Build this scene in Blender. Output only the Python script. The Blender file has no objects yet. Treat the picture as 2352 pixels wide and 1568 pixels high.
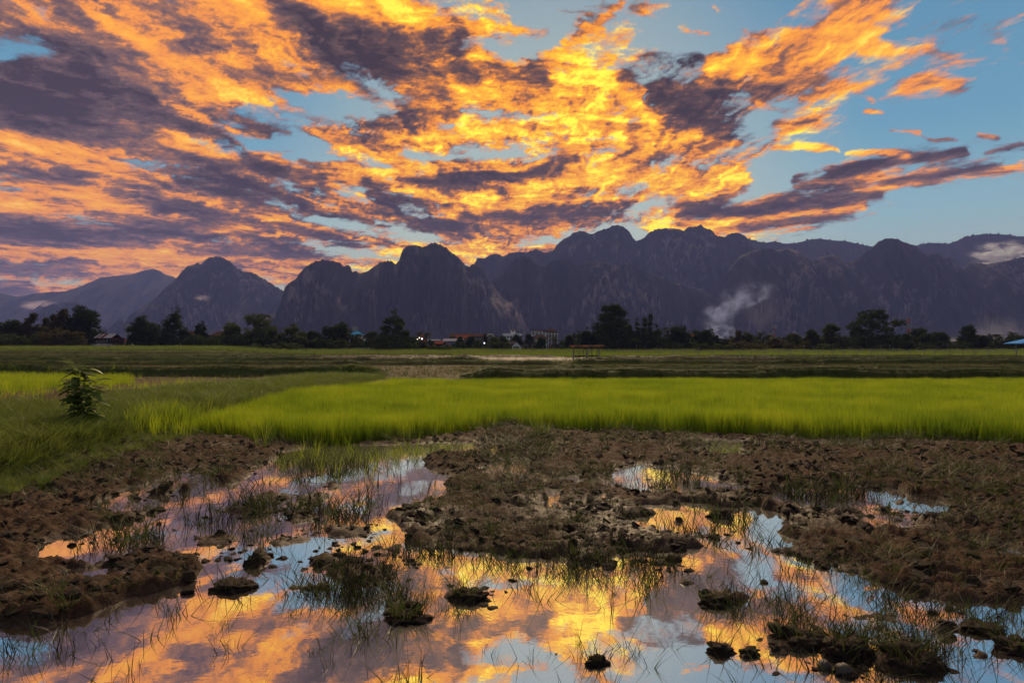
import bpy, math, random
import numpy as np
from mathutils import Vector, Euler, Matrix

R = math.radians
rng = np.random.default_rng(7)
random.seed(7)
SC = bpy.context.scene
COL = SC.collection

# ------------------------------------------------------------------ camera
H_EYE = 1.45                 # eye height above the puddles
F = 1568.0                   # focal length in units of a 2352 wide picture
HZ = 802.8                   # horizon row in those units
cam_d = bpy.data.cameras.new('camera')
cam_d.lens = 24.0
cam_d.sensor_width = 36.0
cam_d.shift_y = 0.008
cam_d.clip_start = 0.05
cam_d.clip_end = 90000
cam = bpy.data.objects.new('camera', cam_d)
COL.objects.link(cam)
cam.location = (0, 0, H_EYE)
cam.rotation_euler = (R(90), 0, 0)
SC.camera = cam

# ------------------------------------------------------------------ sky light and sun
SUN_EL, SUN_AZ = R(36.0), R(4.0)
world = bpy.data.worlds.new('World')
SC.world = world
world.use_nodes = True
wn, wl = world.node_tree.nodes, world.node_tree.links
wn.clear()
sky = wn.new('ShaderNodeTexSky')
sky.sky_type = 'NISHITA'
sky.sun_disc = False
sky.sun_elevation = SUN_EL
sky.sun_rotation = SUN_AZ
sky.altitude = 200
sky.air_density = 1.0
sky.dust_density = 0.2
sky.ozone_density = 3.0
bg = wn.new('ShaderNodeBackground')
bg.inputs['Strength'].default_value = 0.055
wo = wn.new('ShaderNodeOutputWorld')
wl.new(sky.outputs[0], bg.inputs['Color'])
wl.new(bg.outputs[0], wo.inputs['Surface'])

sun_d = bpy.data.lights.new('sun', 'SUN')
sun_d.energy = 3.4
sun_d.angle = R(18)
sun_d.color = (1.0, 0.76, 0.46)
sun = bpy.data.objects.new('sun', sun_d)
COL.objects.link(sun)
sv = Vector((math.sin(SUN_AZ) * math.cos(SUN_EL), math.cos(SUN_AZ) * math.cos(SUN_EL), math.sin(SUN_EL)))
sun.rotation_euler = sv.to_track_quat('Z', 'Y').to_euler()
sun.location = (0, 50, 60)

SC.render.engine = 'CYCLES'
SC.view_settings.view_transform = 'Standard'
SC.view_settings.look = 'None'
SC.view_settings.exposure = 0.28
SC.view_settings.gamma = 1.0
SC.view_settings.use_curve_mapping = False
SC.cycles.max_bounces = 6
SC.cycles.diffuse_bounces = 2
SC.cycles.glossy_bounces = 3
SC.cycles.transmission_bounces = 3
SC.cycles.volume_bounces = 1
SC.cycles.volume_step_rate = 0.5
SC.cycles.transparent_max_bounces = 12
SC.cycles.caustics_reflective = False
SC.cycles.caustics_refractive = False
SC.cycles.use_denoising = True

# ------------------------------------------------------------------ small helpers
def P(px, py, dist):
    """point at depth dist that lies on picture column px and row py"""
    return Vector(((px - 1176) / F * dist, dist, H_EYE + (HZ - py) / F * dist))

def gdist(py, z=0.0):
    return (H_EYE - z) * F / (py - HZ)

def tag(o, label=None, cat=None, group=None, kind=None):
    if label: o['label'] = label
    if cat: o['category'] = cat
    if group: o['group'] = group
    if kind: o['kind'] = kind
    return o

def empty(name, loc, rz=0.0):
    o = bpy.data.objects.new(name, None)
    o.empty_display_size = 0.2
    COL.objects.link(o)
    o.location = loc
    o.rotation_euler = (0, 0, rz)
    return o

def mesh_arrays(name, verts, faces_list, mat=None, parent=None, smooth=False, mats=None, mat_idx=None, link=True):
    """faces_list: list of int arrays (n,k); one mesh out of numpy arrays"""
    verts = np.asarray(verts, dtype=np.float32)
    me = bpy.data.meshes.new(name)
    me.vertices.add(len(verts))
    me.vertices.foreach_set('co', verts.ravel())
    faces_list = [np.asarray(f, dtype=np.int32) for f in faces_list if len(f)]
    nl = sum(f.size for f in faces_list)
    nf = sum(len(f) for f in faces_list)
    me.loops.add(nl)
    me.polygons.add(nf)
    me.loops.foreach_set('vertex_index', np.concatenate([f.ravel() for f in faces_list]))
    ls = np.concatenate([np.full(len(f), f.shape[1], np.int32) for f in faces_list])
    st = np.concatenate([[0], np.cumsum(ls)[:-1]]).astype(np.int32)
    me.polygons.foreach_set('loop_start', st)
    me.polygons.foreach_set('use_smooth', np.full(nf, smooth, dtype=bool))
    if mat_idx is not None:
        me.polygons.foreach_set('material_index', np.asarray(mat_idx, np.int32))
    me.update(calc_edges=True)
    me.validate()
    for m in (mats or ([mat] if mat else [])):
        me.materials.append(m)
    o = bpy.data.objects.new(name, me)
    if link: COL.objects.link(o)
    if parent: o.parent = parent
    return o

def attr(o, name, vals, typ='FLOAT'):
    a = o.data.attributes.new(name, typ, 'POINT')
    key = {'FLOAT': 'value', 'FLOAT_VECTOR': 'vector', 'INT': 'value'}[typ]
    a.data.foreach_set(key, np.asarray(vals, np.int32 if typ == 'INT' else np.float32).ravel())

class MB:
    """collects simple solids; build() links them as ONE mesh object"""
    def __init__(s): s.v = []; s.f = []; s.n = 0
    def add(s, v, f):
        s.v += [tuple(p) for p in v]
        s.f += [[i + s.n for i in q] for q in f]
        s.n += len(v)
    def box(s, lo, hi):
        x0, y0, z0 = lo; x1, y1, z1 = hi
        s.add([(x0,y0,z0),(x1,y0,z0),(x1,y1,z0),(x0,y1,z0),(x0,y0,z1),(x1,y0,z1),(x1,y1,z1),(x0,y1,z1)],
              [(3,2,1,0),(4,5,6,7),(0,1,5,4),(1,2,6,5),(2,3,7,6),(3,0,4,7)])
    def tube(s, pts, rad, n=6, cap=True):
        pts = [Vector(p) for p in pts]
        if not hasattr(rad, '__len__'): rad = [rad] * len(pts)
        base = s.n; vv = []; ff = []
        for i, p in enumerate(pts):
            d = (pts[min(i+1, len(pts)-1)] - pts[max(i-1, 0)])
            d = d.normalized() if d.length > 1e-9 else Vector((0,0,1))
            a = d.cross(Vector((1,0,0)) if abs(d.x) < .8 else Vector((0,1,0))).normalized()
            b = d.cross(a)
            for k in range(n):
                t = 2*math.pi*k/n
                vv.append(p + (a*math.cos(t) + b*math.sin(t))*rad[i])
        for i in range(len(pts)-1):
            for k in range(n):
                k2 = (k+1) % n
                ff.append((i*n+k, i*n+k2, (i+1)*n+k2, (i+1)*n+k))
        if cap:
            ff.append(tuple(range(n))[::-1]); ff.append(tuple((len(pts)-1)*n+k for k in range(n)))
        s.add(vv, ff)
    def poly(s, v, f): s.add(v, f)
    def slab(s, quad, t):
        """a sheet with thickness: quad of 4 points, extruded along its normal by t"""
        q = [Vector(p) for p in quad]
        n = (q[1]-q[0]).cross(q[3]-q[0]).normalized()*t
        s.add(q + [p - n for p in q], [(0,1,2,3),(7,6,5,4),(4,5,1,0),(5,6,2,1),(6,7,3,2),(7,4,0,3)])
    def build(s, name, mat, parent=None, smooth=False, link=True):
        me = bpy.data.meshes.new(name)
        me.from_pydata([tuple(p) for p in s.v], [], s.f)
        me.update()
        if smooth:
            me.polygons.foreach_set('use_smooth', [True]*len(me.polygons))
        if mat: me.materials.append(mat)
        o = bpy.data.objects.new(name, me)
        if link: COL.objects.link(o)
        if parent: o.parent = parent
        return o

# ------------------------------------------------------------------ noise in numpy
def _h(ix, iy, iz, seed):
    with np.errstate(over='ignore'):
        n = (ix.astype(np.uint32)*np.uint32(374761393) + iy.astype(np.uint32)*np.uint32(668265263)
             + iz.astype(np.uint32)*np.uint32(2147483647 & 1274126177) + np.uint32(seed*2246822519 & 0xffffffff))
        n = (n ^ (n >> np.uint32(13))) * np.uint32(1274126177)
        n = (n ^ (n >> np.uint32(15))) * np.uint32(2246822519)
        n = n ^ (n >> np.uint32(16))
    return (n & np.uint32(0xffffff)).astype(np.float64) / float(0xffffff)

def vnoise(x, y, seed=0):
    x = np.asarray(x, float); y = np.asarray(y, float)
    xi = np.floor(x).astype(np.int64); yi = np.floor(y).astype(np.int64)
    fx = x - xi; fy = y - yi
    fx = fx*fx*fx*(fx*(fx*6-15)+10); fy = fy*fy*fy*(fy*(fy*6-15)+10)
    z = np.zeros_like(xi)
    a = _h(xi, yi, z, seed); b = _h(xi+1, yi, z, seed); c = _h(xi, yi+1, z, seed); d = _h(xi+1, yi+1, z, seed)
    return (a + (b-a)*fx) + ((c + (d-c)*fx) - (a + (b-a)*fx))*fy

def fbm(x, y, octv=4, seed=0, gain=0.5):
    s = 0; a = 1.0; t = 0
    c, q = math.cos(.6), math.sin(.6)
    for i in range(octv):
        s = s + a*(vnoise(x, y, seed+i*17)-.5); t += a
        x, y = (x*c - y*q)*2.03+5.1, (x*q + y*c)*2.03+9.7
        a *= gain
    return s/t*2        # about -1..1

def sstep(a, b, x):
    t = np.clip((np.asarray(x, float)-a)/(b-a), 0, 1)
    return t*t*(3-2*t)

# ------------------------------------------------------------------ node material helpers
class NT:
    def __init__(s, name):
        s.m = bpy.data.materials.new(name); s.m.use_nodes = True
        s.t = s.m.node_tree; s.t.nodes.clear()
        s.out = s.t.nodes.new('ShaderNodeOutputMaterial')
    def n(s, typ, **kw):
        nd = s.t.nodes.new(typ)
        for k, v in kw.items():
            if k.startswith('i_'): nd.inputs[k[2:].replace('_', ' ')].default_value = v
            else: setattr(nd, k, v)
        return nd
    def l(s, a, b): s.t.links.new(a, b)
    def val(s, sock, x):
        if hasattr(x, 'is_output') or isinstance(x, bpy.types.NodeSocket): s.l(x, sock)
        else: sock.default_value = x
    def math(s, op, a, b=0.0, c=0.0, clamp=False):
        nd = s.n('ShaderNodeMath', operation=op); nd.use_clamp = clamp
        s.val(nd.inputs[0], a); s.val(nd.inputs[1], b); s.val(nd.inputs[2], c)
        return nd.outputs[0]
    def vmath(s, op, a, b=(0,0,0)):
        nd = s.n('ShaderNodeVectorMath', operation=op)
        s.val(nd.inputs[0], a)
        s.val(nd.inputs[3] if op == 'SCALE' else nd.inputs[1], b)
        return nd.outputs[0]
    def mix(s, fac, a, b):
        nd = s.n('ShaderNodeMix', data_type='RGBA')
        s.val(nd.inputs[0], fac); s.val(nd.inputs[6], a); s.val(nd.inputs[7], b)
        return nd.outputs[2]
    def noise(s, vec, scale, detail=4, rough=.55, dist=0.0, col=False):
        nd = s.n('ShaderNodeTexNoise')
        if vec is not None: s.l(vec, nd.inputs['Vector'])
        nd.inputs['Scale'].default_value = scale; nd.inputs['Detail'].default_value = detail
        nd.inputs['Roughness'].default_value = rough; nd.inputs['Distortion'].default_value = dist
        return nd.outputs[1 if col else 0]
    def ramp(s, fac, stops, interp='LINEAR'):
        nd = s.n('ShaderNodeValToRGB'); cr = nd.color_ramp; cr.interpolation = interp
        while len(cr.elements) < len(stops): cr.elements.new(0.5)
        for e, (p, c) in zip(cr.elements, stops):
            e.position = p; e.color = (*c, 1) if len(c) == 3 else c
        s.l(fac, nd.inputs[0])
        return nd.outputs[0]
    def mrange(s, v, a, b, c=0.0, d=1.0, smooth=True):
        nd = s.n('ShaderNodeMapRange', interpolation_type='SMOOTHSTEP' if smooth else 'LINEAR')
        s.val(nd.inputs[0], v); s.val(nd.inputs[1], a); s.val(nd.inputs[2], b); s.val(nd.inputs[3], c); s.val(nd.inputs[4], d)
        return nd.outputs[0]
    def attr(s, name):
        return s.n('ShaderNodeAttribute', attribute_name=name).outputs['Fac']
    def bsdf(s, color, rough=.8, spec=.3, metal=0.0):
        b = s.n('ShaderNodeBsdfPrincipled')
        s.val(b.inputs['Base Color'], color if not isinstance(color, tuple) else (*color[:3], 1))
        s.val(b.inputs['Roughness'], rough); s.val(b.inputs['Specular IOR Level'], spec); s.val(b.inputs['Metallic'], metal)
        return b
    def bump(s, h, strength=.5, dist=.05):
        b = s.n('ShaderNodeBump'); b.inputs['Strength'].default_value = strength; b.inputs['Distance'].default_value = dist
        s.l(h, b.inputs['Height']); return b.outputs[0]
    def surf(s, sh): s.l(sh, s.out.inputs['Surface']); return s.m

def c3(*a): return tuple(a) + (1.0,)

def simple(name, col, rough=.8, spec=.3, var=.25, scale=3.0, metal=0.0, bump=0.0):
    """painted / weathered surface: base colour broken up by two scales of noise"""
    t = NT(name)
    co = t.n('ShaderNodeTexCoord').outputs['Object']
    n1 = t.noise(co, scale, 5, .65); n2 = t.noise(co, scale*9, 3, .6)
    k = t.math('ADD', t.math('MULTIPLY', n1, .7), t.math('MULTIPLY', n2, .3))
    d = tuple(c*(1-var) for c in col); u = tuple(min(1, c*(1+var)) for c in col)
    cc = t.ramp(k, [(.3, d), (.7, u)])
    b = t.bsdf(cc, rough, spec, metal)
    if bump: t.l(t.bump(n2, bump), b.inputs['Normal'])
    return t.surf(b.outputs[0])

def foliage(name, cols, trans=.35, rough=.55, spec=.25, rand=True, big=0.0):
    """leaf material: colour varies per clump, light also comes through"""
    t = NT(name)
    oi = t.n('ShaderNodeObjectInfo').outputs['Random']
    geo = t.n('ShaderNodeNewGeometry').outputs
    po = geo['Position']
    nz = t.noise(po, .8 if not rand else 1.7, 3, .6)
    isl = geo['Random Per Island']
    k = t.math('ADD', t.math('MULTIPLY', nz, .55), t.math('ADD', t.math('MULTIPLY', isl, .25), t.math('MULTIPLY', oi, .2)))
    if big:      # broad patches of stronger and weaker growth
        k = t.math('ADD', k, t.math('MULTIPLY', t.math('SUBTRACT', t.noise(po, .33, 3, .6), .5), big))
    n = len(cols)
    cc = t.ramp(k, [(.25 + .5*i/(n-1), c) for i, c in enumerate(cols)])
    d = t.bsdf(cc, rough, spec)
    tr = t.n('ShaderNodeBsdfTranslucent')
    t.l(cc, tr.inputs[0])
    mx = t.n('ShaderNodeMixShader'); mx.inputs[0].default_value = trans
    t.l(d.outputs[0], mx.inputs[1]); t.l(tr.outputs[0], mx.inputs[2])
    return t.surf(mx.outputs[0])
# ================================================================== SKY DOME WITH CLOUDS
CG = """
6799999734323543
4899998836445633
7999999999666442
9999847899886441
9986268888854111
9886278776862342
9888888998861655
9999877999566410
9999983773663100
9999957865432211
6665554543322211
4444444333222211
"""
LG = """
5476677876776676
3344644768787855
2247434768387766
2137666688647663
3464445899837677
7764466788778834
5643478338883444
4646464866734554
3335345475884444
4566457886654444
5667777777665444
6666666666555444
"""
Cg = np.array([[int(c) for c in r] for r in CG.split()], float)/9
Lg = np.array([[int(c) for c in r] for r in LG.split()], float)/9

def grid_sample(g, x, y):
    gx = np.clip(x/147-.5, 0, 14.999); gy = np.clip(y/62.5-.5, 0, 10.999)
    xi = gx.astype(int); yi = gy.astype(int); fx = gx-xi; fy = gy-yi
    fx = fx*fx*(3-2*fx); fy = fy*fy*(3-2*fy)
    return (g[yi,xi]*(1-fx)+g[yi,xi+1]*fx)*(1-fy) + (g[yi+1,xi]*(1-fx)+g[yi+1,xi+1]*fx)*fy

# strokes: polyline, half width, cloud amount, lit amount, strength, softness power
STROKES = [
 ([(20,190),(130,215),(260,240),(330,265)], 60, .95, .12, .75),
 ([(0,280),(120,300),(200,290)], 28, .95, .25, .6),
 ([(160,60),(300,120),(380,150)], 40, .95, .25, .6),
 ([(0,120),(60,110)], 22, .15, .3, .6),
 ([(330,20),(480,40),(600,75)], 22, 1, .72, .6),
 ([(330,110),(450,175),(500,215)], 26, 1, .85, .75),
 ([(460,130),(560,170),(700,200),(800,215)], 16, 1, .74, .6),
 ([(0,325),(90,335),(200,360),(300,345)], 20, 1, .86, .75),
 ([(0,470),(120,468),(260,480),(330,470)], 12, 1, .80, .7),
 ([(330,310),(430,340),(480,370)], 20, .95, .68, .6),
 ([(380,350),(440,365),(500,390)], 12, .9, .2, .6),
 ([(480,375),(560,385),(640,400),(740,410)], 12, 1, .15, .75),
 ([(400,425),(500,440),(610,465)], 11, 1, .15, .7),
 ([(430,500),(560,520),(700,520),(830,510)], 20, 1, .18, .6),
 ([(250,560),(400,545),(520,520),(620,512)], 9, 1, .74, .6),
 ([(400,580),(560,592),(700,590)], 16, 1, .25, .5),
 ([(0,530),(180,540),(330,550)], 24, 1, .2, .5),
 ([(560,600),(720,606),(800,603)], 6, 1, .7, .6),
 ([(640,25),(760,55),(850,100),(960,165),(1000,185)], 36, 1, .2, .7),
 ([(760,10),(900,30),(1010,60),(1080,75)], 20, 1, .84, .7),
 ([(600,150),(760,190),(900,230),(1000,240)], 18, 1, .66, .55),
 ([(600,200),(700,240),(850,262)], 16, .05, .5, .75),
 ([(560,320),(640,345),(720,360)], 15, .05, .5, .7),
 ([(590,265),(750,310),(880,350),(980,360)], 12, 1, .55, .5),
 ([(1060,180),(1150,170),(1250,185)], 24, 1, .3, .75),
 ([(1060,205),(1170,240),(1270,225),(1330,160)], 14, 1, .93, .8),
 ([(1260,150),(1330,90),(1400,35),(1440,5)], 13, .85, .72, .75),
 ([(1310,120),(1400,190),(1470,235),(1525,295)], 16, 1, .95, .85),
 ([(1390,130),(1450,160)], 22, .9, .25, .7),
 ([(1500,130),(1580,140)], 20, .8, .2, .7),
 ([(1530,215),(1580,250),(1640,280)], 24, .9, .18, .8),
 ([(1260,70),(1200,60)], 25, .08, .5, .7),
 ([(1480,80),(1600,100)], 22, .1, .5, .6),
 ([(900,325),(1000,318),(1100,305),(1200,300)], 11, 1, 1.0, .85),
 ([(1240,290),(1330,270),(1440,280)], 14, 1, .98, .75),
 ([(760,375),(850,395),(1000,385),(1150,375)], 9, 1, .9, .7),
 ([(950,435),(1060,420),(1180,400),(1330,375)], 17, 1, .12, .85),
 ([(1200,440),(1320,410),(1450,400),(1560,400)], 16, 1, 1.0, .8),
 ([(1500,430),(1620,420),(1715,408)], 11, .95, .9, .8),
 ([(1290,350),(1420,330),(1600,318),(1700,328)], 10, .95, .85, .7),
 ([(1400,350),(1560,365)], 16, .9, .55, .5),
 ([(860,430),(910,465),(960,505),(1060,535)], 18, 1, .16, .85),
 ([(900,425),(1010,455),(1140,470),(1300,470),(1480,448)], 7, 1, 1.0, .85),
 ([(1080,490),(1200,500),(1330,492),(1430,478)], 17, 1, .13, .85),
 ([(1040,485),(1140,480),(1260,482)], 6, 1, .95, .6),
 ([(1020,540),(1150,530),(1280,510)], 8, .95, .8, .6),
 ([(740,500),(850,520),(980,545)], 13, .06, .5, .75),
 ([(840,460),(740,440)], 12, .15, .6, .5),
 ([(880,575),(960,572),(1080,582),(1200,580)], 9, 1, .97, .8),
 ([(760,560),(900,560)], 7, .9, .2, .6),
 ([(1190,545),(1300,545),(1400,530)], 12, .05, .5, .7),
 ([(1240,580),(1275,565)], 8, .9, .2, .7),
 ([(1470,530),(1560,515),(1700,505),(1850,490),(1970,472)], 9, 1, .97, .9),
 ([(1560,500),(1640,482),(1760,478),(1860,468),(2010,452)], 13, 1, .13, .95),
 ([(1560,545),(1650,525),(1700,520)], 6, .9, .85, .7),
 ([(1700,522),(1820,508),(1950,494)], 8, .75, .22, .8),
 ([(1830,425),(1960,415),(2060,395)], 10, .95, .72, .8),
 ([(1825,412),(1900,388),(2000,378),(2100,362),(2210,350)], 11, 1, .15, .95),
 ([(2035,430),(2140,422),(2260,400),(2352,378)], 7, .95, .7, .85),
 ([(2030,420),(2130,408),(2240,388),(2300,380)], 8, 1, .14, .95),
 ([(2260,350),(2352,330)], 7, .8, .3, .7),
 ([(1785,340),(1850,338),(1930,342)], 8, .95, .88, .9),
 ([(1950,352),(2010,346),(2080,352)], 8, .95, .86, .9),
 ([(1630,150),(1680,140),(1740,150)], 17, 1, .95, .85),
 ([(1740,185),(1830,180),(1930,195)], 15, .95, .78, .8),
 ([(1820,95),(1890,72)], 14, .9, .78, .8),
 ([(1950,95),(1980,75)], 12, .9, .7, .7),
 ([(1985,122),(2030,112)], 16, .95, .86, .9),
 ([(1930,20),(2000,15)], 16, .85, .7, .7),
 ([(2080,205),(2140,188),(2200,195)], 16, .85, .62, .85),
 ([(1780,285),(1870,280)], 10, .9, .55, .85),
 ([(2070,300),(2140,320),(2190,322)], 4, .8, .72, .8),
 ([(1700,225),(1760,300)], 26, .1, .5, .5),
 ([(1980,255),(2100,260),(2300,270)], 30, .05, .5, .7),
 ([(1740,390),(1790,370)], 20, .04, .5, .7),
 ([(2100,480),(2352,460)], 40, .02, .5, .8),
 ([(1600,190),(1680,200),(1760,215)], 7, .85, .75, .6),
 ([(1700,60),(1760,90)], 7, .75, .7, .6),
 ([(1870,150),(1940,160)], 7, .8, .7, .6),
 ([(2050,40),(2110,70)], 8, .6, .6, .6),
 ([(1150,60),(1210,80),(1250,100)], 9, .85, .66, .6),
 ([(1290,15),(1340,40)], 8, .8, .6, .6),
 ([(1480,20),(1550,8)], 9, .8, .62, .6),
 ([(1650,20),(1700,45)], 9, .75, .66, .6),
 ([(1560,70),(1640,75)], 8, .75, .68, .6),
 ([(1840,230),(1900,225)], 6, .9, .72, .8),
 ([(1960,200),(2010,235)], 6, .85, .7, .7),
 ([(1990,258),(2030,258)], 5, .9, .72, .8),
 ([(2040,300),(2110,302)], 5, .9, .74, .8),
 ([(2240,310),(2290,315)], 6, .85, .66, .8),
 ([(2290,85),(2330,130)], 10, .75, .6, .6),
 ([(1740,240),(1800,255)], 7, .85, .74, .6),
 ([(2130,120),(2230,150)], 10, .7, .62, .6),
 ([(1480,455),(1560,470)], 5, .75, .7, .6),
 ([(1110,345),(1200,345)], 9, .05, .6, .7),
 ([(950,345),(1060,358)], 9, .05, .6, .65),
 ([(1060,262),(1170,262)], 9, .2, .3, .6),
 ([(1210,362),(1330,345)], 7, .1, .6, .6),
 ([(1000,280),(1060,292)], 8, .1, .6, .6),
 ([(1130,105),(1190,130)], 16, .1, .6, .6),
 ([(1200,20),(1260,45)], 14, .1, .6, .6),
 ([(500,250),(560,290)], 16, .25, .35, .6),
 ([(640,290),(560,280)], 12, .5, .3, .5),
 ([(1470,30),(1560,60),(1640,40)], 12, .6, .66, .6),
 ([(1380,95),(1440,80)], 10, .7, .7, .7),
 ([(1200,95),(1260,60)], 10, .65, .66, .6),
 ([(2180,60),(2352,120)], 45, .38, .45, .6),
 ([(2200,150),(2310,130)], 12, .65, .66, .7),
 ([(930,190),(1000,200),(1050,230)], 10, 1, .8, .6),
 ([(0,395),(100,400),(180,420)], 18, 1, .3, .6),
 ([(60,440),(200,430),(300,440)], 9, 1, .78, .7),
 ([(1000,405),(1100,392),(1250,372)], 6, 1, .95, .7),
 ([(1330,300),(1420,285),(1490,300)], 10, 1, .6, .5),
 ([(1450,480),(1560,455)], 14, .1, .5, .7),
]

def seg_dist(x, y, pts, ys=1.0):
    best = np.full(x.shape, 1e9)
    for (x0, y0), (x1, y1) in zip(pts[:-1], pts[1:]):
        dx, dy = x1-x0, y1-y0
        t = np.clip(((x-x0)*dx+(y-y0)*dy)/(dx*dx+dy*dy), 0, 1)
        best = np.minimum(best, np.hypot(x-(x0+t*dx), y-(y0+t*dy)))
    return best

def sky_maps(x, y):
    # bend the lookup so nothing keeps a ruled edge
    wx = fbm(x/150, y/60, 5, 3, .6)*60 + fbm(x/34, y/14, 4, 5, .6)*30
    wy = fbm(x/150, y/60, 5, 11, .6)*26 + fbm(x/34, y/14, 4, 13, .6)*13
    k = np.where(x > 1500, 1-.6*sstep(1500, 1800, x), 1)
    wx = wx*k; wy = wy*k
    C = grid_sample(Cg, x+wx*1.5, y+wy*1.3); L = grid_sample(Lg, x+wx*1.5, y+wy*1.3)
    # long filaments fanning out from behind the middle ridge
    th = np.arctan2((650-y)*1.7+wy*1.2, x-1230+wx*.8); rho = np.hypot((650-y)*1.7, x-1230)
    st = fbm(th*15, np.log(rho+60)*1.9, 6, 131, .68)
    st2 = fbm(th*20+4, np.log(rho+60)*2.5, 6, 151, .70)
    lean = .4+.6*np.abs(np.cos(th))**.7      # filaments fade where they would stand upright
    hz = fbm(x/120+wx/60, (y+wy)/15, 5, 171, .64)   # flat bars take over in the middle
    st = st*lean + hz*(1-lean)*1.0; st2 = st2*lean + fbm(x/110+7+wx/60, (y+wy)/13, 5, 181, .66)*(1-lean)*1.0
    mid = np.exp(-((x-1300)/420)**2-((y-330)/190)**2)
    C = C*(1-.13*mid) - .07 + .10*sstep(1550, 1800, x)*sstep(330, 240, y) + (.72+.2*mid)*st - .02*sstep(1520, 1700, x)*sstep(360, 300, y)
    L = (.5+(L-.5)*(1-.15*mid)) - .07*mid - .10*np.exp(-((x-1280)/330)**2-((y-70)/110)**2) + .10*np.exp(-((x-1150)/420)**2-((y-500)/90)**2) + (.85+.2*mid)*st2 + .07*sstep(.4, .15, L)
    for pts, w, c, l, k in STROKES:
        d = seg_dist(x+wx*.75, y+wy*.75, pts)
        m = k*np.exp(-(d/(w*1.05))**2*.8)*np.clip(1+.7*fbm(x/60+w, y/22, 4, 21+int(w)), 0, 1.15).clip(0, 1)
        C = C*(1-m)+(c+.3*st)*m; L = L*(1-m)+(l+.4*st2)*m
    return C, L

def mirror(v, lo, hi):
    w = hi-lo
    t = np.mod(v-lo, 2*w)
    return lo + np.where(t > w, 2*w-t, t)

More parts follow.
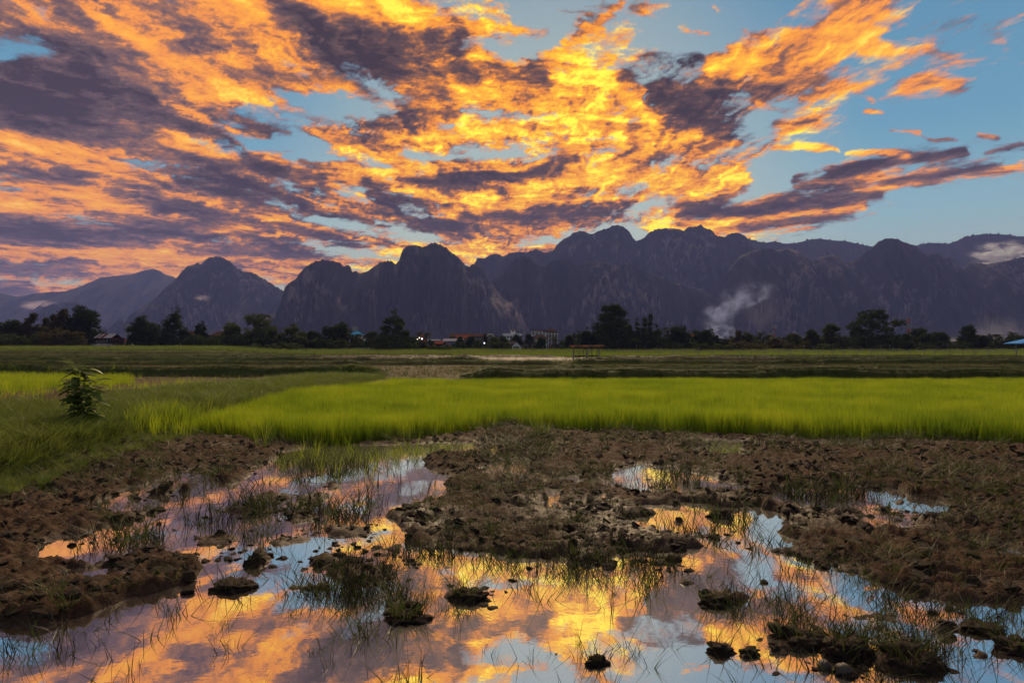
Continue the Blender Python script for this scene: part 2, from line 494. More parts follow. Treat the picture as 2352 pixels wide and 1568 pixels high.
def build_sky():
    az = np.concatenate([np.arange(-180, -45, 3.0), np.arange(-45, 45.01, .13), np.arange(48, 180.1, 3.0)])
    el = np.concatenate([[-4, -1.5], np.arange(0, 31, .11), np.arange(32, 90.1, 2.0)])
    A, E = np.meshgrid(np.radians(az), np.radians(el))
    RAD = 24000.0
    V = np.stack([np.sin(A)*np.cos(E), np.cos(A)*np.cos(E), np.sin(E)], -1).reshape(-1, 3)*RAD
    a = A.ravel(); e = E.ravel()
    ac = np.clip(a, -R(45), R(45))
    x = 1176 + F*np.tan(ac) + (a-ac)*F*1.2
    el_t = np.tan(np.clip(e, 0, R(27)))/np.cos(ac*.999)
    y = HZ - F*el_t - (np.clip(e, R(27), 9)-R(27))*F*1.0
    x = mirror(x, 0, 2352); y = mirror(y, 0, 760)
    C, L = sky_maps(x, y)
    C = C*sstep(R(.6), R(3.5), e)
    nr, nc = A.shape
    i = np.arange(nr*nc).reshape(nr, nc)
    q = np.stack([i[:-1,:-1], i[1:,:-1], i[1:,1:], i[:-1,1:]], -1).reshape(-1, 4)
    t = NT('cloudy_sky')
    geo = t.n('ShaderNodeNewGeometry').outputs['Position']
    d = t.vmath('NORMALIZE', geo)
    sp = t.n('ShaderNodeSeparateXYZ'); t.l(d, sp.inputs[0])
    zz = t.math('ADD', t.math('MAXIMUM', sp.outputs[2], 0.0), .13)
    pv = t.n('ShaderNodeCombineXYZ')
    t.l(t.math('DIVIDE', sp.outputs[0], zz), pv.inputs[0]); t.l(t.math('DIVIDE', sp.outputs[1], zz), pv.inputs[1])
    t.l(t.math('DIVIDE', 1.25, zz), pv.inputs[2])
    mp = t.n('ShaderNodeMapping'); mp.inputs['Scale'].default_value = (.62, .50, .62)
    t.l(pv.outputs[0], mp.inputs[0]); pc = mp.outputs[0]
    warp = t.vmath('SCALE', t.vmath('SUBTRACT', t.noise(pc, 2.2, 3, .55, col=True), (.5,.5,.5)), .22)
    pw = t.vmath('ADD', pc, warp)
    n1 = t.noise(pw, 5.6, 10, .66)
    n2 = t.noise(t.vmath('ADD', pw, (7.3, 2.1, 0)), 7.2, 10, .69)
    n3 = t.noise(t.vmath('ADD', pw, (1.3, 5.1, 3)), 22, 6, .62)
    n4 = t.noise(t.vmath('ADD', pw, (4.3, 9.1, 6)), 60, 4, .6)
    n3 = t.math('ADD', t.math('MULTIPLY', n3, .72), t.math('MULTIPLY', n4, .28))
    C_ = t.attr('cloud'); L_ = t.attr('lit')
    dens = t.math('ADD', C_, t.math('ADD', t.math('MULTIPLY', t.math('SUBTRACT', n1, .5), 1.35),
                                     t.math('MULTIPLY', t.math('SUBTRACT', n3, .5), .7)))
    alpha = t.mrange(dens, .30, .68)
    lit = t.math('ADD', L_, t.math('ADD', t.math('MULTIPLY', t.math('SUBTRACT', n2, .5), 1.45),
                                    t.math('MULTIPLY', t.math('SUBTRACT', n3, .5), .8)))
    lit = t.math('SUBTRACT', lit, t.math('MULTIPLY', t.mrange(dens, .8, 1.6), .10))
    lit = t.math('SUBTRACT', lit, .09)
    sd = t.n('ShaderNodeVectorMath', operation='DOT_PRODUCT')
    t.l(d, sd.inputs[0]); g = Vector((math.sin(R(3))*math.cos(R(10)), math.cos(R(3))*math.cos(R(10)), math.sin(R(10))))
    sd.inputs[1].default_value = g
    near = t.mrange(sd.outputs['Value'], .84, .985)
    warm = t.ramp(lit, [(.0, (.036,.021,.020)), (.25, (.10,.052,.040)), (.43, (.32,.115,.034)), (.58, (.90,.27,.012)), (.78, (1.1,.50,.004)), (1.05, (1.5,1.05,.04))])
    pink = t.ramp(lit, [(.0, (.050,.034,.042)), (.26, (.14,.085,.088)), (.44, (.34,.15,.09)), (.60, (.92,.30,.05)), (.84, (1.08,.44,.035)), (1.0, (1.15,.60,.09))])
    colr = t.mix(near, pink, warm)
    # the side of the sky away from the sunset is only faintly lit
    dull = t.ramp(lit, [(.08, (.085,.078,.115)), (.40, (.17,.15,.20)), (.65, (.34,.28,.32)), (1.0, (.55,.42,.42))])
    colr = t.mix(t.mrange(sd.outputs['Value'], .55, .05), colr, dull)
    # clear air between the clouds: blue above, paler and warmer low down, warmest under the hidden sun
    air = t.ramp(sp.outputs[2], [(.0, (.62,.50,.27)), (.07, (.56,.52,.34)), (.12, (.40,.51,.44)), (.18, (.27,.48,.53)), (.28, (.135,.355,.49)), (.5, (.08,.24,.39)), (1.0, (.05,.15,.33))])
    pale = t.mrange(sd.outputs['Value'], .90, 1.0, 0, .45)
    air = t.mix(pale, air, (.80,.72,.42,1))
    colr = t.mix(alpha, air, colr)
    em = t.n('ShaderNodeEmission'); t.l(colr, em.inputs['Color']); em.inputs['Strength'].default_value = .92
    tr = t.n('ShaderNodeBsdfTransparent')
    mx = t.n('ShaderNodeMixShader'); t.l(t.math('MAXIMUM', alpha, .85), mx.inputs[0]); t.l(tr.outputs[0], mx.inputs[1]); t.l(em.outputs[0], mx.inputs[2])
    m = t.surf(mx.outputs[0])
    m.cycles.emission_sampling = 'NONE'
    o = mesh_arrays('sky', V, [q], m, smooth=True)
    attr(o, 'cloud', C); attr(o, 'lit', L)
    o.visible_shadow = False       # the sun lamp stands outside the dome
    tag(o, 'sunset sky of orange and grey clouds over blue', kind='structure')
build_sky()
# ================================================================== MOUNTAINS
def mountain_material():
    t = NT('limestone_and_forest')
    geo = t.n('ShaderNodeNewGeometry').outputs
    mp = t.n('ShaderNodeMapping'); mp.inputs['Scale'].default_value = (1, 1, .16)
    t.l(geo['Position'], mp.inputs[0])
    streak = t.noise(mp.outputs[0], .045, 6, .62)
    patch = t.noise(geo['Position'], .006, 4, .6)
    tree = t.noise(geo['Position'], .12, 4, .7)
    st = t.attr('steep')
    rock = t.math('MULTIPLY', t.mrange(streak, .47, .60), t.mrange(patch, .47, .60))
    rock = t.math('MULTIPLY', rock, t.mrange(st, .35, .8), clamp=True)
    green = t.ramp(tree, [(.3, (.015,.021,.017)), (.7, (.034,.040,.032))])
    stone = t.ramp(t.noise(mp.outputs[0], .16, 5, .7), [(.3, (.10,.08,.075)), (.7, (.27,.21,.175))])
    bare = t.mrange(t.math('MULTIPLY', t.noise(mp.outputs[0], .02, 5, .6), st), .33, .6, 0, .5)
    c = t.mix(bare, green, (.062,.056,.062,1))
    c = t.mix(rock, c, stone)
    b = t.bsdf(c, .95, .1)
    t.l(t.bump(t.math('ADD', tree, streak), .3, 10), b.inputs['Normal'])
    return t.surf(b.outputs[0])

MOUNT = mountain_material()

def mountain(label, dist, prof, width_front, width_back, cliff, rough_px, seed, step=1.6, bumps=0.0):
    prof = np.array(prof, float)
    xs = np.arange(prof[0,0], prof[-1,0]+.1, step)
    ys = np.interp(xs, prof[:,0], prof[:,1])
    # crowns and crags along the ridge
    ys = ys - rough_px*(np.abs(fbm(xs/9, xs*0+seed, 4, seed, .6))*2.2 - .6) - rough_px*.7*fbm(xs/30, xs*0, 3, seed+3)
    ys = ys - rough_px*1.7*np.clip(fbm(xs/3.0, xs*0, 4, seed+5, .8), -.25, 1)*(.5+.8*np.clip(fbm(xs/18, xs*0, 2, seed+6)+.4, 0, 1))
    if bumps:
        ys = ys - bumps*np.clip(fbm(xs/3.2, xs*0, 3, seed+7, .7)-.05, 0, 1)*3
    X = (xs-1176)/F*dist
    Zr = H_EYE + (HZ-ys)/F*dist
    ends = np.clip(np.minimum(xs-xs[0], xs[-1]-xs)/40, 0, 1)
    u = np.concatenate([np.linspace(0, 1, 46)**.9, 1+np.linspace(.08, 1, 8)])
    U, XX = np.meshgrid(u, X, indexing='ij'); ZR = np.broadcast_to(Zr, U.shape)
    front = U <= 1
    uf = np.clip(U, 0, 1)
    # a vegetated talus below, cliff above
    gul = fbm(XX/(dist*.022), uf*1.4+seed, 5, seed+31, .58)
    gul2 = fbm(XX/(dist*.006), uf*2.2, 4, seed+41, .6)
    tal = .15 + .07*fbm(XX/(dist*.05), XX*0, 3, seed+51)
    zz_t = (uf/.5).clip(0, 1)**1.15*tal
    zz_c = tal + (1-tal)*((uf-.5)/.5).clip(0, 1)**.85
    zf = np.where(uf < .5, zz_t, zz_c)
    zf = zf*cliff + (uf**1.1)*(1-cliff)
    edge = 4*uf*(1-uf)
    yoff = -width_front*np.where(uf < .5, 1-uf*1.45, .275*(1-uf)/.5)*cliff - width_front*(1-uf)*(1-cliff)
    yoff = yoff + edge*(gul*.24 + gul2*.09)*width_front
    zb = np.clip(2-U, 0, 1)**1.4
    Z = np.where(front, ZR*zf, ZR*zb) - np.where(front, (1-uf), U-1)*12
    Y = dist + np.where(front, yoff, (U-1)*width_back)
    Z = Z + edge*fbm(XX/(dist*.012), uf*9, 4, seed+61)*Zr.mean()*.035
    st = np.where(front & (uf > .48), 1.0, .25)*cliff + .1 + .2*gul
    n, m = U.shape
    i = np.arange(n*m).reshape(n, m)
    q = np.stack([i[:-1,:-1], i[:-1,1:], i[1:,1:], i[1:,:-1]], -1).reshape(-1, 4)
    o = mesh_arrays('mountain', np.stack([XX, Y, Z], -1).reshape(-1, 3), [q], MOUNT, smooth=True)
    attr(o, 'steep', st)
    tag(o, label, kind='structure')
    return o

mountain('long pale blue ridge behind all the hills at the far side', 4000,
 [(-260,700),(-140,668),(-60,664),(0,672),(40,681),(58,678),(75,674),(110,671),(150,669),(190,656),(230,637),(265,633),(300,630),(330,621),(350,617),(366,621),(380,630),(395,634),(408,640),(450,650),(540,680),(640,720),(700,760)],
 900, 900, .1, .7, 3)
mountain('small rounded wooded hill with cloud behind it', 2600,
 [(62,762),(72,742),(76,733),(90,714),(102,705),(120,697),(140,693),(160,695),(175,693),(184,698),(192,710),(204,738),(216,762)],
 260, 260, .5, 1.6, 5)
mountain('steep dark pointed mound low between the trees', 2300,
 [(214,772),(228,757),(240,752),(250,754),(256,748),(262,743),(268,736),(275,731),(281,735),(287,742),(294,750),(303,752),(312,749),(326,764)],
 150, 150, .4, 1.8, 8, step=1.0)
mountain('lone dome mountain with a shoulder on either flank', 2500,
 [(318,772),(334,726),(346,704),(352,697),(362,681),(374,667),(381,668),(388,673),(398,655),(410,640),(418,625),(430,612),(440,607),(452,603),(462,606),(470,598),(480,592),(495,589),(508,591),(520,596),(532,603),(544,616),(560,623),(575,625),(590,630),(612,644),(640,662),(656,668),(690,690),(740,730),(780,772)],
 560, 600, .6, 1.8, 13)
mountain('nearest dark limestone massif with sheer cliffs', 1650,
 [(588,774),(600,742),(622,722),(640,714),(650,706),(652,673),(653.5,661),(663,651),(680,639),(692.6,622),(705,610),(724.5,600),(741.5,596),(761,598.5),(778,602),(788,611),(800,608),(806,613),(808.6,624),(817,622),(827,628),(844,622),(858.7,612),(875.8,601),(890.4,598.6),(902.6,601),(907.5,607),(916,600),(921,583),(927,570.5),(939,564.5),(956,562),(965,563),(970,569),(976,565.6),(993,558),(1007.7,561),(1022,568),(1042,583),(1059,597),(1068.6,607),(1078,611),(1090.6,604.7),(1105,614.5),(1114,626.7),(1120,643.7),(1139,663),(1156.6,685),(1181,697.5),(1195.6,712),(1204,729),(1212,752),(1222,774)],
 420, 420, .92, 2.0, 21, step=1.3)
mountain('high wall of rounded limestone summits across the middle', 2450,
 [(1040,700),(1080,622),(1093,600),(1097,592.5),(1115,592.5),(1134.6,581.5),(1147,584),(1156,589.4),(1170,581),(1192.4,577),(1207,581),(1229,572.3),(1253.4,580.4),(1270.5,574.8),(1280,561),(1295,548),(1307,543),(1317,534.5),(1334,529.6),(1343.8,531.5),(1358.4,538),(1382.8,527),(1395,524.7),(1407,518.6),(1419.5,517.4),(1434,522),(1446,532),(1453.6,545.5),(1461,552.8),(1478,548),(1488,535.7),(1505,527),(1529,525),(1549,525),(1571,529.5),(1580.6,521),(1595,518.6),(1601,520),(1610,515.4),(1618.4,523.5),(1634,528),(1644,539.4),(1649,542),(1666,544),(1673,537),(1690.5,535),(1705,538),(1717,546.7),(1728,560),(1745,585),(1790,640),(1840,710),(1880,772)],
 520, 500, .8, 1.5, 34, step=1.4)
mountain('distant forested ridge with tree crowns along its skyline', 3000,
 [(1640,640),(1690,560),(1718,548),(1744,555),(1758.7,558),(1779,553.7),(1805,559.6),(1829,558),(1852,552),(1875.5,548),(1916,552),(1945.6,553.7),(1969,559.6),(2001,565.5),(2030,575),(2065,575),(2107.6,563),(2132,557.6),(2179,559.6),(2202.5,551),(2234.6,540.6),(2263.8,537.7),(2302,537.7),(2328,542),(2352,544),(2440,548),(2560,575),(2700,640)],
 450, 700, .15, 1.0, 44, step=1.1, bumps=2.6)
mountain('broad lower massif with a single domed peak under the ridge', 1900,
 [(1560,772),(1590,735),(1620,690),(1646,655),(1665,634),(1677,613.6),(1697,590),(1723.6,577),(1758.7,570),(1782,574),(1811,571),(1831.7,577),(1852,590),(1863.8,600.5),(1875.5,594.7),(1887,588.8),(1910.5,585),(1928,590),(1942.6,603.4),(1957,600),(1974.8,590),(2001,571),(2018.5,553.8),(2036,546.5),(2059,548),(2080,556.7),(2103,563),(2117.8,578.6),(2129.5,587.4),(2144,583),(2158.7,583),(2167.5,591.7),(2188,591.7),(2198,604.8),(2208,616.5),(2217,613.6),(2226,602),(2237.6,602),(2270,606),(2310,598),(2352,590),(2430,580),(2540,600),(2640,680),(2700,772)],
 520, 500, .85, 1.6, 55, step=1.4)
mountain('row of low domes at the foot of the middle wall', 1800,
 [(1040,772),(1090,700),(1130,650),(1148.5,629.7),(1163,617.5),(1175,603),(1185,592),(1204.6,588),(1219,592),(1231.5,600.4),(1246,610),(1260.7,605),(1280,595.5),(1299.8,595.5),(1324,607.7),(1356,600.4),(1383,600.4),(1412,607.7),(1431.6,604),(1451,604),(1466,617.5),(1514.7,634.6),(1563.6,654),(1612,664),(1650,690),(1700,730),(1740,772)],
 380, 380, .9, 1.6, 66, step=1.4)

# ================================================================== HAZE
def build_haze():
    b = MB(); b.box((-9000, -120, -3), (9000, 5100, 560))
    t = NT('evening_haze')
    v = t.n('ShaderNodeVolumePrincipled')
    v.inputs['Color'].default_value = (.27, .34, .90, 1)
    v.inputs['Density'].default_value = HAZE_DENS
    v.inputs['Anisotropy'].default_value = 0.15
    t.l(v.outputs[0], t.out.inputs['Volume'])
    o = b.build('haze', t.m)
    tag(o, 'thin violet evening haze over the valley', kind='stuff')
HAZE_DENS = 1.15e-4
build_haze()
# ================================================================== GROUND LAYOUT
# plan of the field: outlines given where they lie on the level ground, turned into metres by the ground distance of their row
GX0, GX1, GY0, GY1, GS = -900, 3260, 806, 1900, 2.0
_gx = np.arange(GX0, GX1, GS); _gy = np.arange(GY0, GY1, GS)

def raster(polys, blur=3, val=1.0):
    out = np.zeros((len(_gy), len(_gx)))
    for p in polys:
        v = val
        if isinstance(p, tuple): p, v = p
        p = np.array(p, float)
        inside = np.zeros(out.shape, bool)
        for k in range(len(p)):
            x0, y0 = p[k]; x1, y1 = p[(k+1) % len(p)]
            if y0 == y1: continue
            rows = (_gy >= min(y0, y1)) & (_gy < max(y0, y1))
            xc = x0 + (_gy[rows]-y0)*(x1-x0)/(y1-y0)
            inside[rows] ^= (_gx[None, :] < xc[:, None])
        out[inside] = v
    for _ in range(2):
        for ax, r in ((1, blur*2), (0, blur)):
            if r < 1: continue
            c = np.cumsum(np.pad(out, [(r+1, r) if a == ax else (0, 0) for a in (0, 1)], mode='edge'), axis=ax)
            n = out.shape[ax]
            out = (np.take(c, np.arange(2*r+1, 2*r+1+n), ax) - np.take(c, np.arange(n), ax))/(2*r+1)
    return out

def ell(cx, cy, rx, ry, n=14, seed=0):
    r = np.random.default_rng(int(cx*7+cy))
    return [(cx+rx*math.cos(t)*k, cy+ry*math.sin(t)*k) for t, k in
            zip(np.linspace(0, 2*math.pi, n, endpoint=False), r.uniform(.75, 1.15, n))]

def gsample(g, X, Y):
    Yc = np.maximum(Y, 1.2)
    px = 1176 + X/Yc*F; py = HZ + H_EYE*F/Yc
    fx = np.clip((px-GX0)/GS, 0, len(_gx)-1.001); fy = np.clip((py-GY0)/GS, 0, len(_gy)-1.001)
    xi = fx.astype(int); yi = fy.astype(int); fx = fx-xi; fy = fy-yi
    return (g[yi,xi]*(1-fx)+g[yi,xi+1]*fx)*(1-fy)+(g[yi+1,xi]*(1-fx)+g[yi+1,xi+1]*fx)*fy

RICE = [(430,1000),(470,1001),(560,1008),(610,1016),(700,1022),(800,1020),(900,1012),(1000,1004),(1060,997),(1120,988),(1170,979),(1250,988),
        (1350,992),(1450,994),(1600,998),(1750,1003),(1900,1008),(2100,1014),(2352,1020),(2800,1030),(3250,1040),(3250,884),(2352,884),(900,884),(880,890),(800,905),(690,925),(600,952),(500,985)]
RICE_THIN = [(285,1016),(330,992),(420,985),(500,985),(430,1004),(380,1010)]
POND = [
 [(95,1282),(105,1240),(190,1220),(290,1200),(370,1172),(440,1145),(520,1120),(560,1095),(620,1062),(650,1036),(720,1026),(800,1020),(880,1018),(960,1016),(1030,1014),
  (1075,1016),(1105,1024),(1095,1040),(1020,1050),(965,1062),(985,1082),(1028,1092),(1015,1120),(1035,1140),(955,1162),(900,1182),(945,1216),(925,1240),(965,1262),(1040,1262),(1110,1268),(1200,1284),(1290,1276),
  (1350,1292),(1430,1290),(1455,1262),(1560,1268),(1640,1258),(1680,1268),(1740,1264),(1830,1278),(1880,1302),(1970,1318),(2060,1348),(2150,1372),(2250,1388),(2352,1398),(2700,1440),(3250,1500),(3250,1890),(-890,1890),(-890,1500),(-300,1450),(0,1432),
  (70,1430),(140,1424),(215,1402),(265,1378),(310,1366),(375,1352),(432,1338),(446,1312),(420,1288),(330,1272),(260,1288),(150,1290)],
 [(1395,1088),(1460,1068),(1570,1070),(1625,1092),(1710,1110),(1720,1132),(1600,1134),(1490,1134),(1425,1120)],
 [(1450,1152),(1530,1160),(1620,1166),(1700,1160),(1742,1180),(1722,1208),(1785,1222),(1825,1244),(1800,1262),(1700,1262),(1640,1256),(1600,1240),(1500,1218),(1452,1196),(1490,1178)],
 [(1740,1130),(1860,1110),(2010,1126),(2050,1160),(1910,1176),(1780,1160)],
 [(2030,1166),(2120,1155),(2200,1164),(2150,1182),(2060,1184)],
]
ISLES = [(x, y, rx, ry) for x, y, rx, ry in [
 (620,1140,60,10),(700,1150,50,12),(560,1178,60,9),(470,1240,80,14),(585,1284,24,22),(530,1348,55,12),(690,1185,45,14),(760,1120,30,9),(700,1235,60,10),
 (830,1320,95,26),(760,1290,60,12),(930,1405,52,24),(1075,1372,44,18),(880,1260,45,12),(1010,1300,40,8),(690,1352,50,9),(820,1215,50,10),(650,1245,35,9),
 (1650,1372,48,17),(1600,1345,30,8),(1830,1458,68,26),(1940,1492,64,26),(2075,1515,72,28),(1655,1492,32,14),(1720,1515,30,9),(2260,1440,30,9),(1370,1516,22,11),(2320,1480,45,14),(2160,1440,40,9),
 (1700,1195,40,9),(1640,1232,45,9),(1560,1195,26,6),(1760,1240,22,6),(1860,1145,25,6),(1950,1145,25,7),(1500,1100,26,6),(1330,1300,26,8),(1420,1310,24,7),(1560,1290,30,7),(1260,1305,20,6),
 (1780,1500,30,10),(2230,1500,25,9),(2010,1440,25,7),(1180,1330,14,5),(980,1345,20,6),(115,1428,26,10),(440,1360,14,6)]]
DEBRIS = [(ell(680,1190,240,60), .55), (ell(860,1310,190,62), .66), (ell(560,1260,170,45), .55), (ell(1640,1225,140,36), .2), (ell(1980,1475,300,90), .55), (ell(1400,1295,220,30), .62), (ell(2100,1175,200,26), .5), (ell(700,1085,160,30), .3), (ell(1640,1380,110,40), .45), (ell(2250,1440,140,50), .5), (ell(1540,1100,120,20), .22), (ell(1900,1145,130,20), .25), (ell(1080,1375,110,35), .4), (ell(250,1250,140,30), .3)]
BANK = [(-900,1000),(-300,970),(0,968),(130,962),(250,935),(400,908),(560,897),(700,873),(830,858),(885,862),(890,872),(800,902),(650,938),(500,982),(330,1004),(250,1040),(120,1075),(0,1105),(-300,1130),(-900,1150)]
GRASSY = [(-900,960),(0,962),(250,930),(560,895),(840,856),(900,868),(800,906),(650,945),(560,975),(450,1005),(330,1035),(250,1060),(120,1115),(0,1150),(-900,1200)]
LEFT_RICE = [(-900,868),(0,868),(110,869),(300,874),(300,880),(140,888),(0,900),(-900,900)]
LEFT_THIN = [(-900,880),(300,876),(560,888),(420,905),(250,925),(130,950),(0,945),(-900,945)]
WETFAR = [(680,826),(760,818),(900,816),(1060,816),(1300,820),(1560,822),(1800,826),(1780,831),(1500,829),(1200,829),(1060,826),(820,831)]

G_WATER = raster(POND, 2)
_isl = raster([ell(*i) for i in ISLES], 2)
_deb = raster(DEBRIS, 8)
G_WATER = G_WATER*(1-np.clip(_isl*.62, 0, 1))
G_DEB = _deb
G_FILM = raster([(ell(1880,1170,470,55), .9), (ell(1250,1120,190,60), .55), (ell(2150,1290,260,70), .5), (ell(330,1130,260,60), .45), (ell(1500,1030,700,26), .5), (ell(200,1330,220,40), .45)], 8)
G_BANK = raster([BANK], 5)
G_GRASS = raster([GRASSY], 4)
G_RICE = raster([RICE], 1)
G_RTHIN = raster([RICE_THIN], 2)
G_LR = raster([LEFT_RICE], 2)
G_LT = raster([LEFT_THIN], 3)
G_WETF = raster([WETFAR], 1)

# low earth dykes between the fields: depth at the centre line, slope with x, height, half width, x range
DYKES = [(30.5, .015, .50, .9, -3.5, 60), (37.0, -.02, .46, .9, -60, -5.5), (47, .02, .26, .7, -4, 60),
         (63, .035, .36, .8, -120, 6), (66, -.04, .42, .8, 4, 120), (81, -.02, .46, .9, -150, -2), (86, -.05, .46, .9, 8, 150),
         (103, .03, .42, .9, -160, -30), (112, -.03, .46, 1.0, 14, 170), (128, .01, .42, 1.1, -190, 10)]

def dykes(X, Y):
    h = np.zeros_like(X)
    for y0, sl, hh, w, xa, xb in DYKES:
        yc = y0 + sl*X + .45*w*fbm(X/5+y0, X*0+y0, 3, int(y0))
        e = sstep(xa, xa+3, X)*(1-sstep(xb-3, xb, X))
        w = w*(1+.5*sstep(60, 110, y0))
        d = np.abs(Y-yc)/w
        h = np.maximum(h, hh*e*np.clip((1.15-d)*2.2, 0, 1)*(1+.3*fbm(X/2.2+y0, X*0, 3, 91)))
    return h

def rise(X, Y):
    left = 1 - sstep(-.45, -.29, X/np.maximum(Y, 1))
    z = sstep(140, 250, Y)*1.5
    zl = sstep(80, 190, Y)*1.55
    return z*(1-left) + zl*left

def ground_z(X, Y, detail=True):
    X = np.asarray(X, float); Y = np.asarray(Y, float)
    near = 1 - sstep(26, 40, Y)
    k = np.clip(Y, 2, 12)/8
    jx = fbm(X*1.3, Y*1.3, 4, 201)*.22*k; jy = fbm(X*1.3+9, Y*1.3, 4, 207)*.30*k
    w = gsample(G_WATER, X+jx, Y+jy)
    w = np.maximum(w, sstep(-.03, .14, fbm(X*1.9+3, Y*1.05, 4, 211, .55) + .12*(gsample(G_FILM, X, Y)-.6))*sstep(.15, .5, gsample(G_FILM, X, Y))*.85)
    deb = gsample(G_DEB, X, Y)
    rice = gsample(G_RICE, X, Y)
    bank = gsample(G_BANK, X+jx, Y+jy)
    mud = 1 - sstep(13, 17, Y)
    n1 = fbm(X*1.1, Y*1.1, 4, 31)
    n2 = fbm(X*3.7, Y*3.7, 4, 37, .6)
    clod = np.clip(fbm(X*6.5, Y*6.5, 4, 41, .62)+.08, 0, 1)**1.2
    fine = fbm(X*19, Y*19, 3, 43, .6)
    crumb = np.abs(fbm(X*13, Y*13, 3, 44, .6))
    land = .032 + .026*n1 + .032*n2 + .065*clod + .055*crumb + .022*fine
    bed = -.05 + .012*n1 + .01*n2 + deb*(.030 + .075*clod + .045*n2 + .05*crumb)
    z_mud = land*(1-w) + bed*w
    z_rice = -.03 + .02*n2 + .01*fine
    z = z_mud*(1-rice) + z_rice*rice
    dry = .02 + .05*n2 + .05*clod*(1-rice)
    z = z*mud + (z_rice*rice + dry*(1-rice))*(1-mud)
    z = z + bank*(.27 + .10*n1 + .05*n2)
    far = sstep(28, 34, Y)
    z = z*(1-far) + far*(.02 + .05*fbm(X*.22, Y*.16, 2, 47) + .03*(1-sstep(40, 70, Y))*fbm(X*.9, Y*.9, 3, 48))
    return z + dykes(X, Y) + rise(X, Y)

# ================================================================== GROUND MESH
def ground_material():
    t = NT('paddy_earth')
    geo = t.n('ShaderNodeNewGeometry').outputs; po = geo['Position']
    n1 = t.noise(po, 2.2, 6, .65); n2 = t.noise(po, 14, 5, .65); n3 = t.noise(po, .18, 4, .6); n4 = t.noise(po, 70, 3, .6)
    A = {k: t.attr(k) for k in ('a_grass', 'a_dry', 'a_wet', 'a_low')}
    mud = t.ramp(t.math('ADD', t.math('MULTIPLY', n1, .5), t.math('MULTIPLY', n2, .5)), [(.3, (.022,.012,.0065)), (.5, (.050,.026,.0135)), (.72, (.105,.060,.034))])
    dry = t.ramp(t.math('ADD', t.math('MULTIPLY', n3, .5), t.math('MULTIPLY', n1, .5)), [(.3, (.032,.023,.011)), (.5, (.055,.043,.017)), (.72, (.082,.062,.032))])
    grs = t.ramp(t.math('ADD', t.math('MULTIPLY', n3, .4), t.math('MULTIPLY', n2, .6)), [(.3, (.02,.03,.007)), (.55, (.05,.075,.014)), (.75, (.085,.11,.03))])
    c = t.mix(A['a_dry'], mud, dry)
    c = t.mix(A['a_grass'], c, grs)
    c = t.mix(t.math('MULTIPLY', A['a_wet'], .6), c, (.028,.018,.012,1))
    # soaked earth near the water line is darker and shines
    c = t.mix(t.math('MULTIPLY', A['a_low'], .45), c, (.03,.019,.012,1))
    wet = t.math('MULTIPLY', t.math('MAXIMUM', t.math('MULTIPLY', A['a_low'], .45), A['a_wet']), t.mrange(n1, .38, .58, .35, 1.0), clamp=True)
    rough = t.math('SUBTRACT', .88, t.math('MULTIPLY', wet, .6))
    b = t.bsdf(c, .8, .4)
    t.l(rough, b.inputs['Roughness'])
    t.l(t.math('ADD', .12, t.math('MULTIPLY', wet, .4)), b.inputs['Specular IOR Level'])
    h = t.math('ADD', t.math('MULTIPLY', n2, .6), t.math('MULTIPLY', n4, .25))
    t.l(t.bump(h, .75, .05), b.inputs['Normal'])
    return t.surf(b.outputs[0])

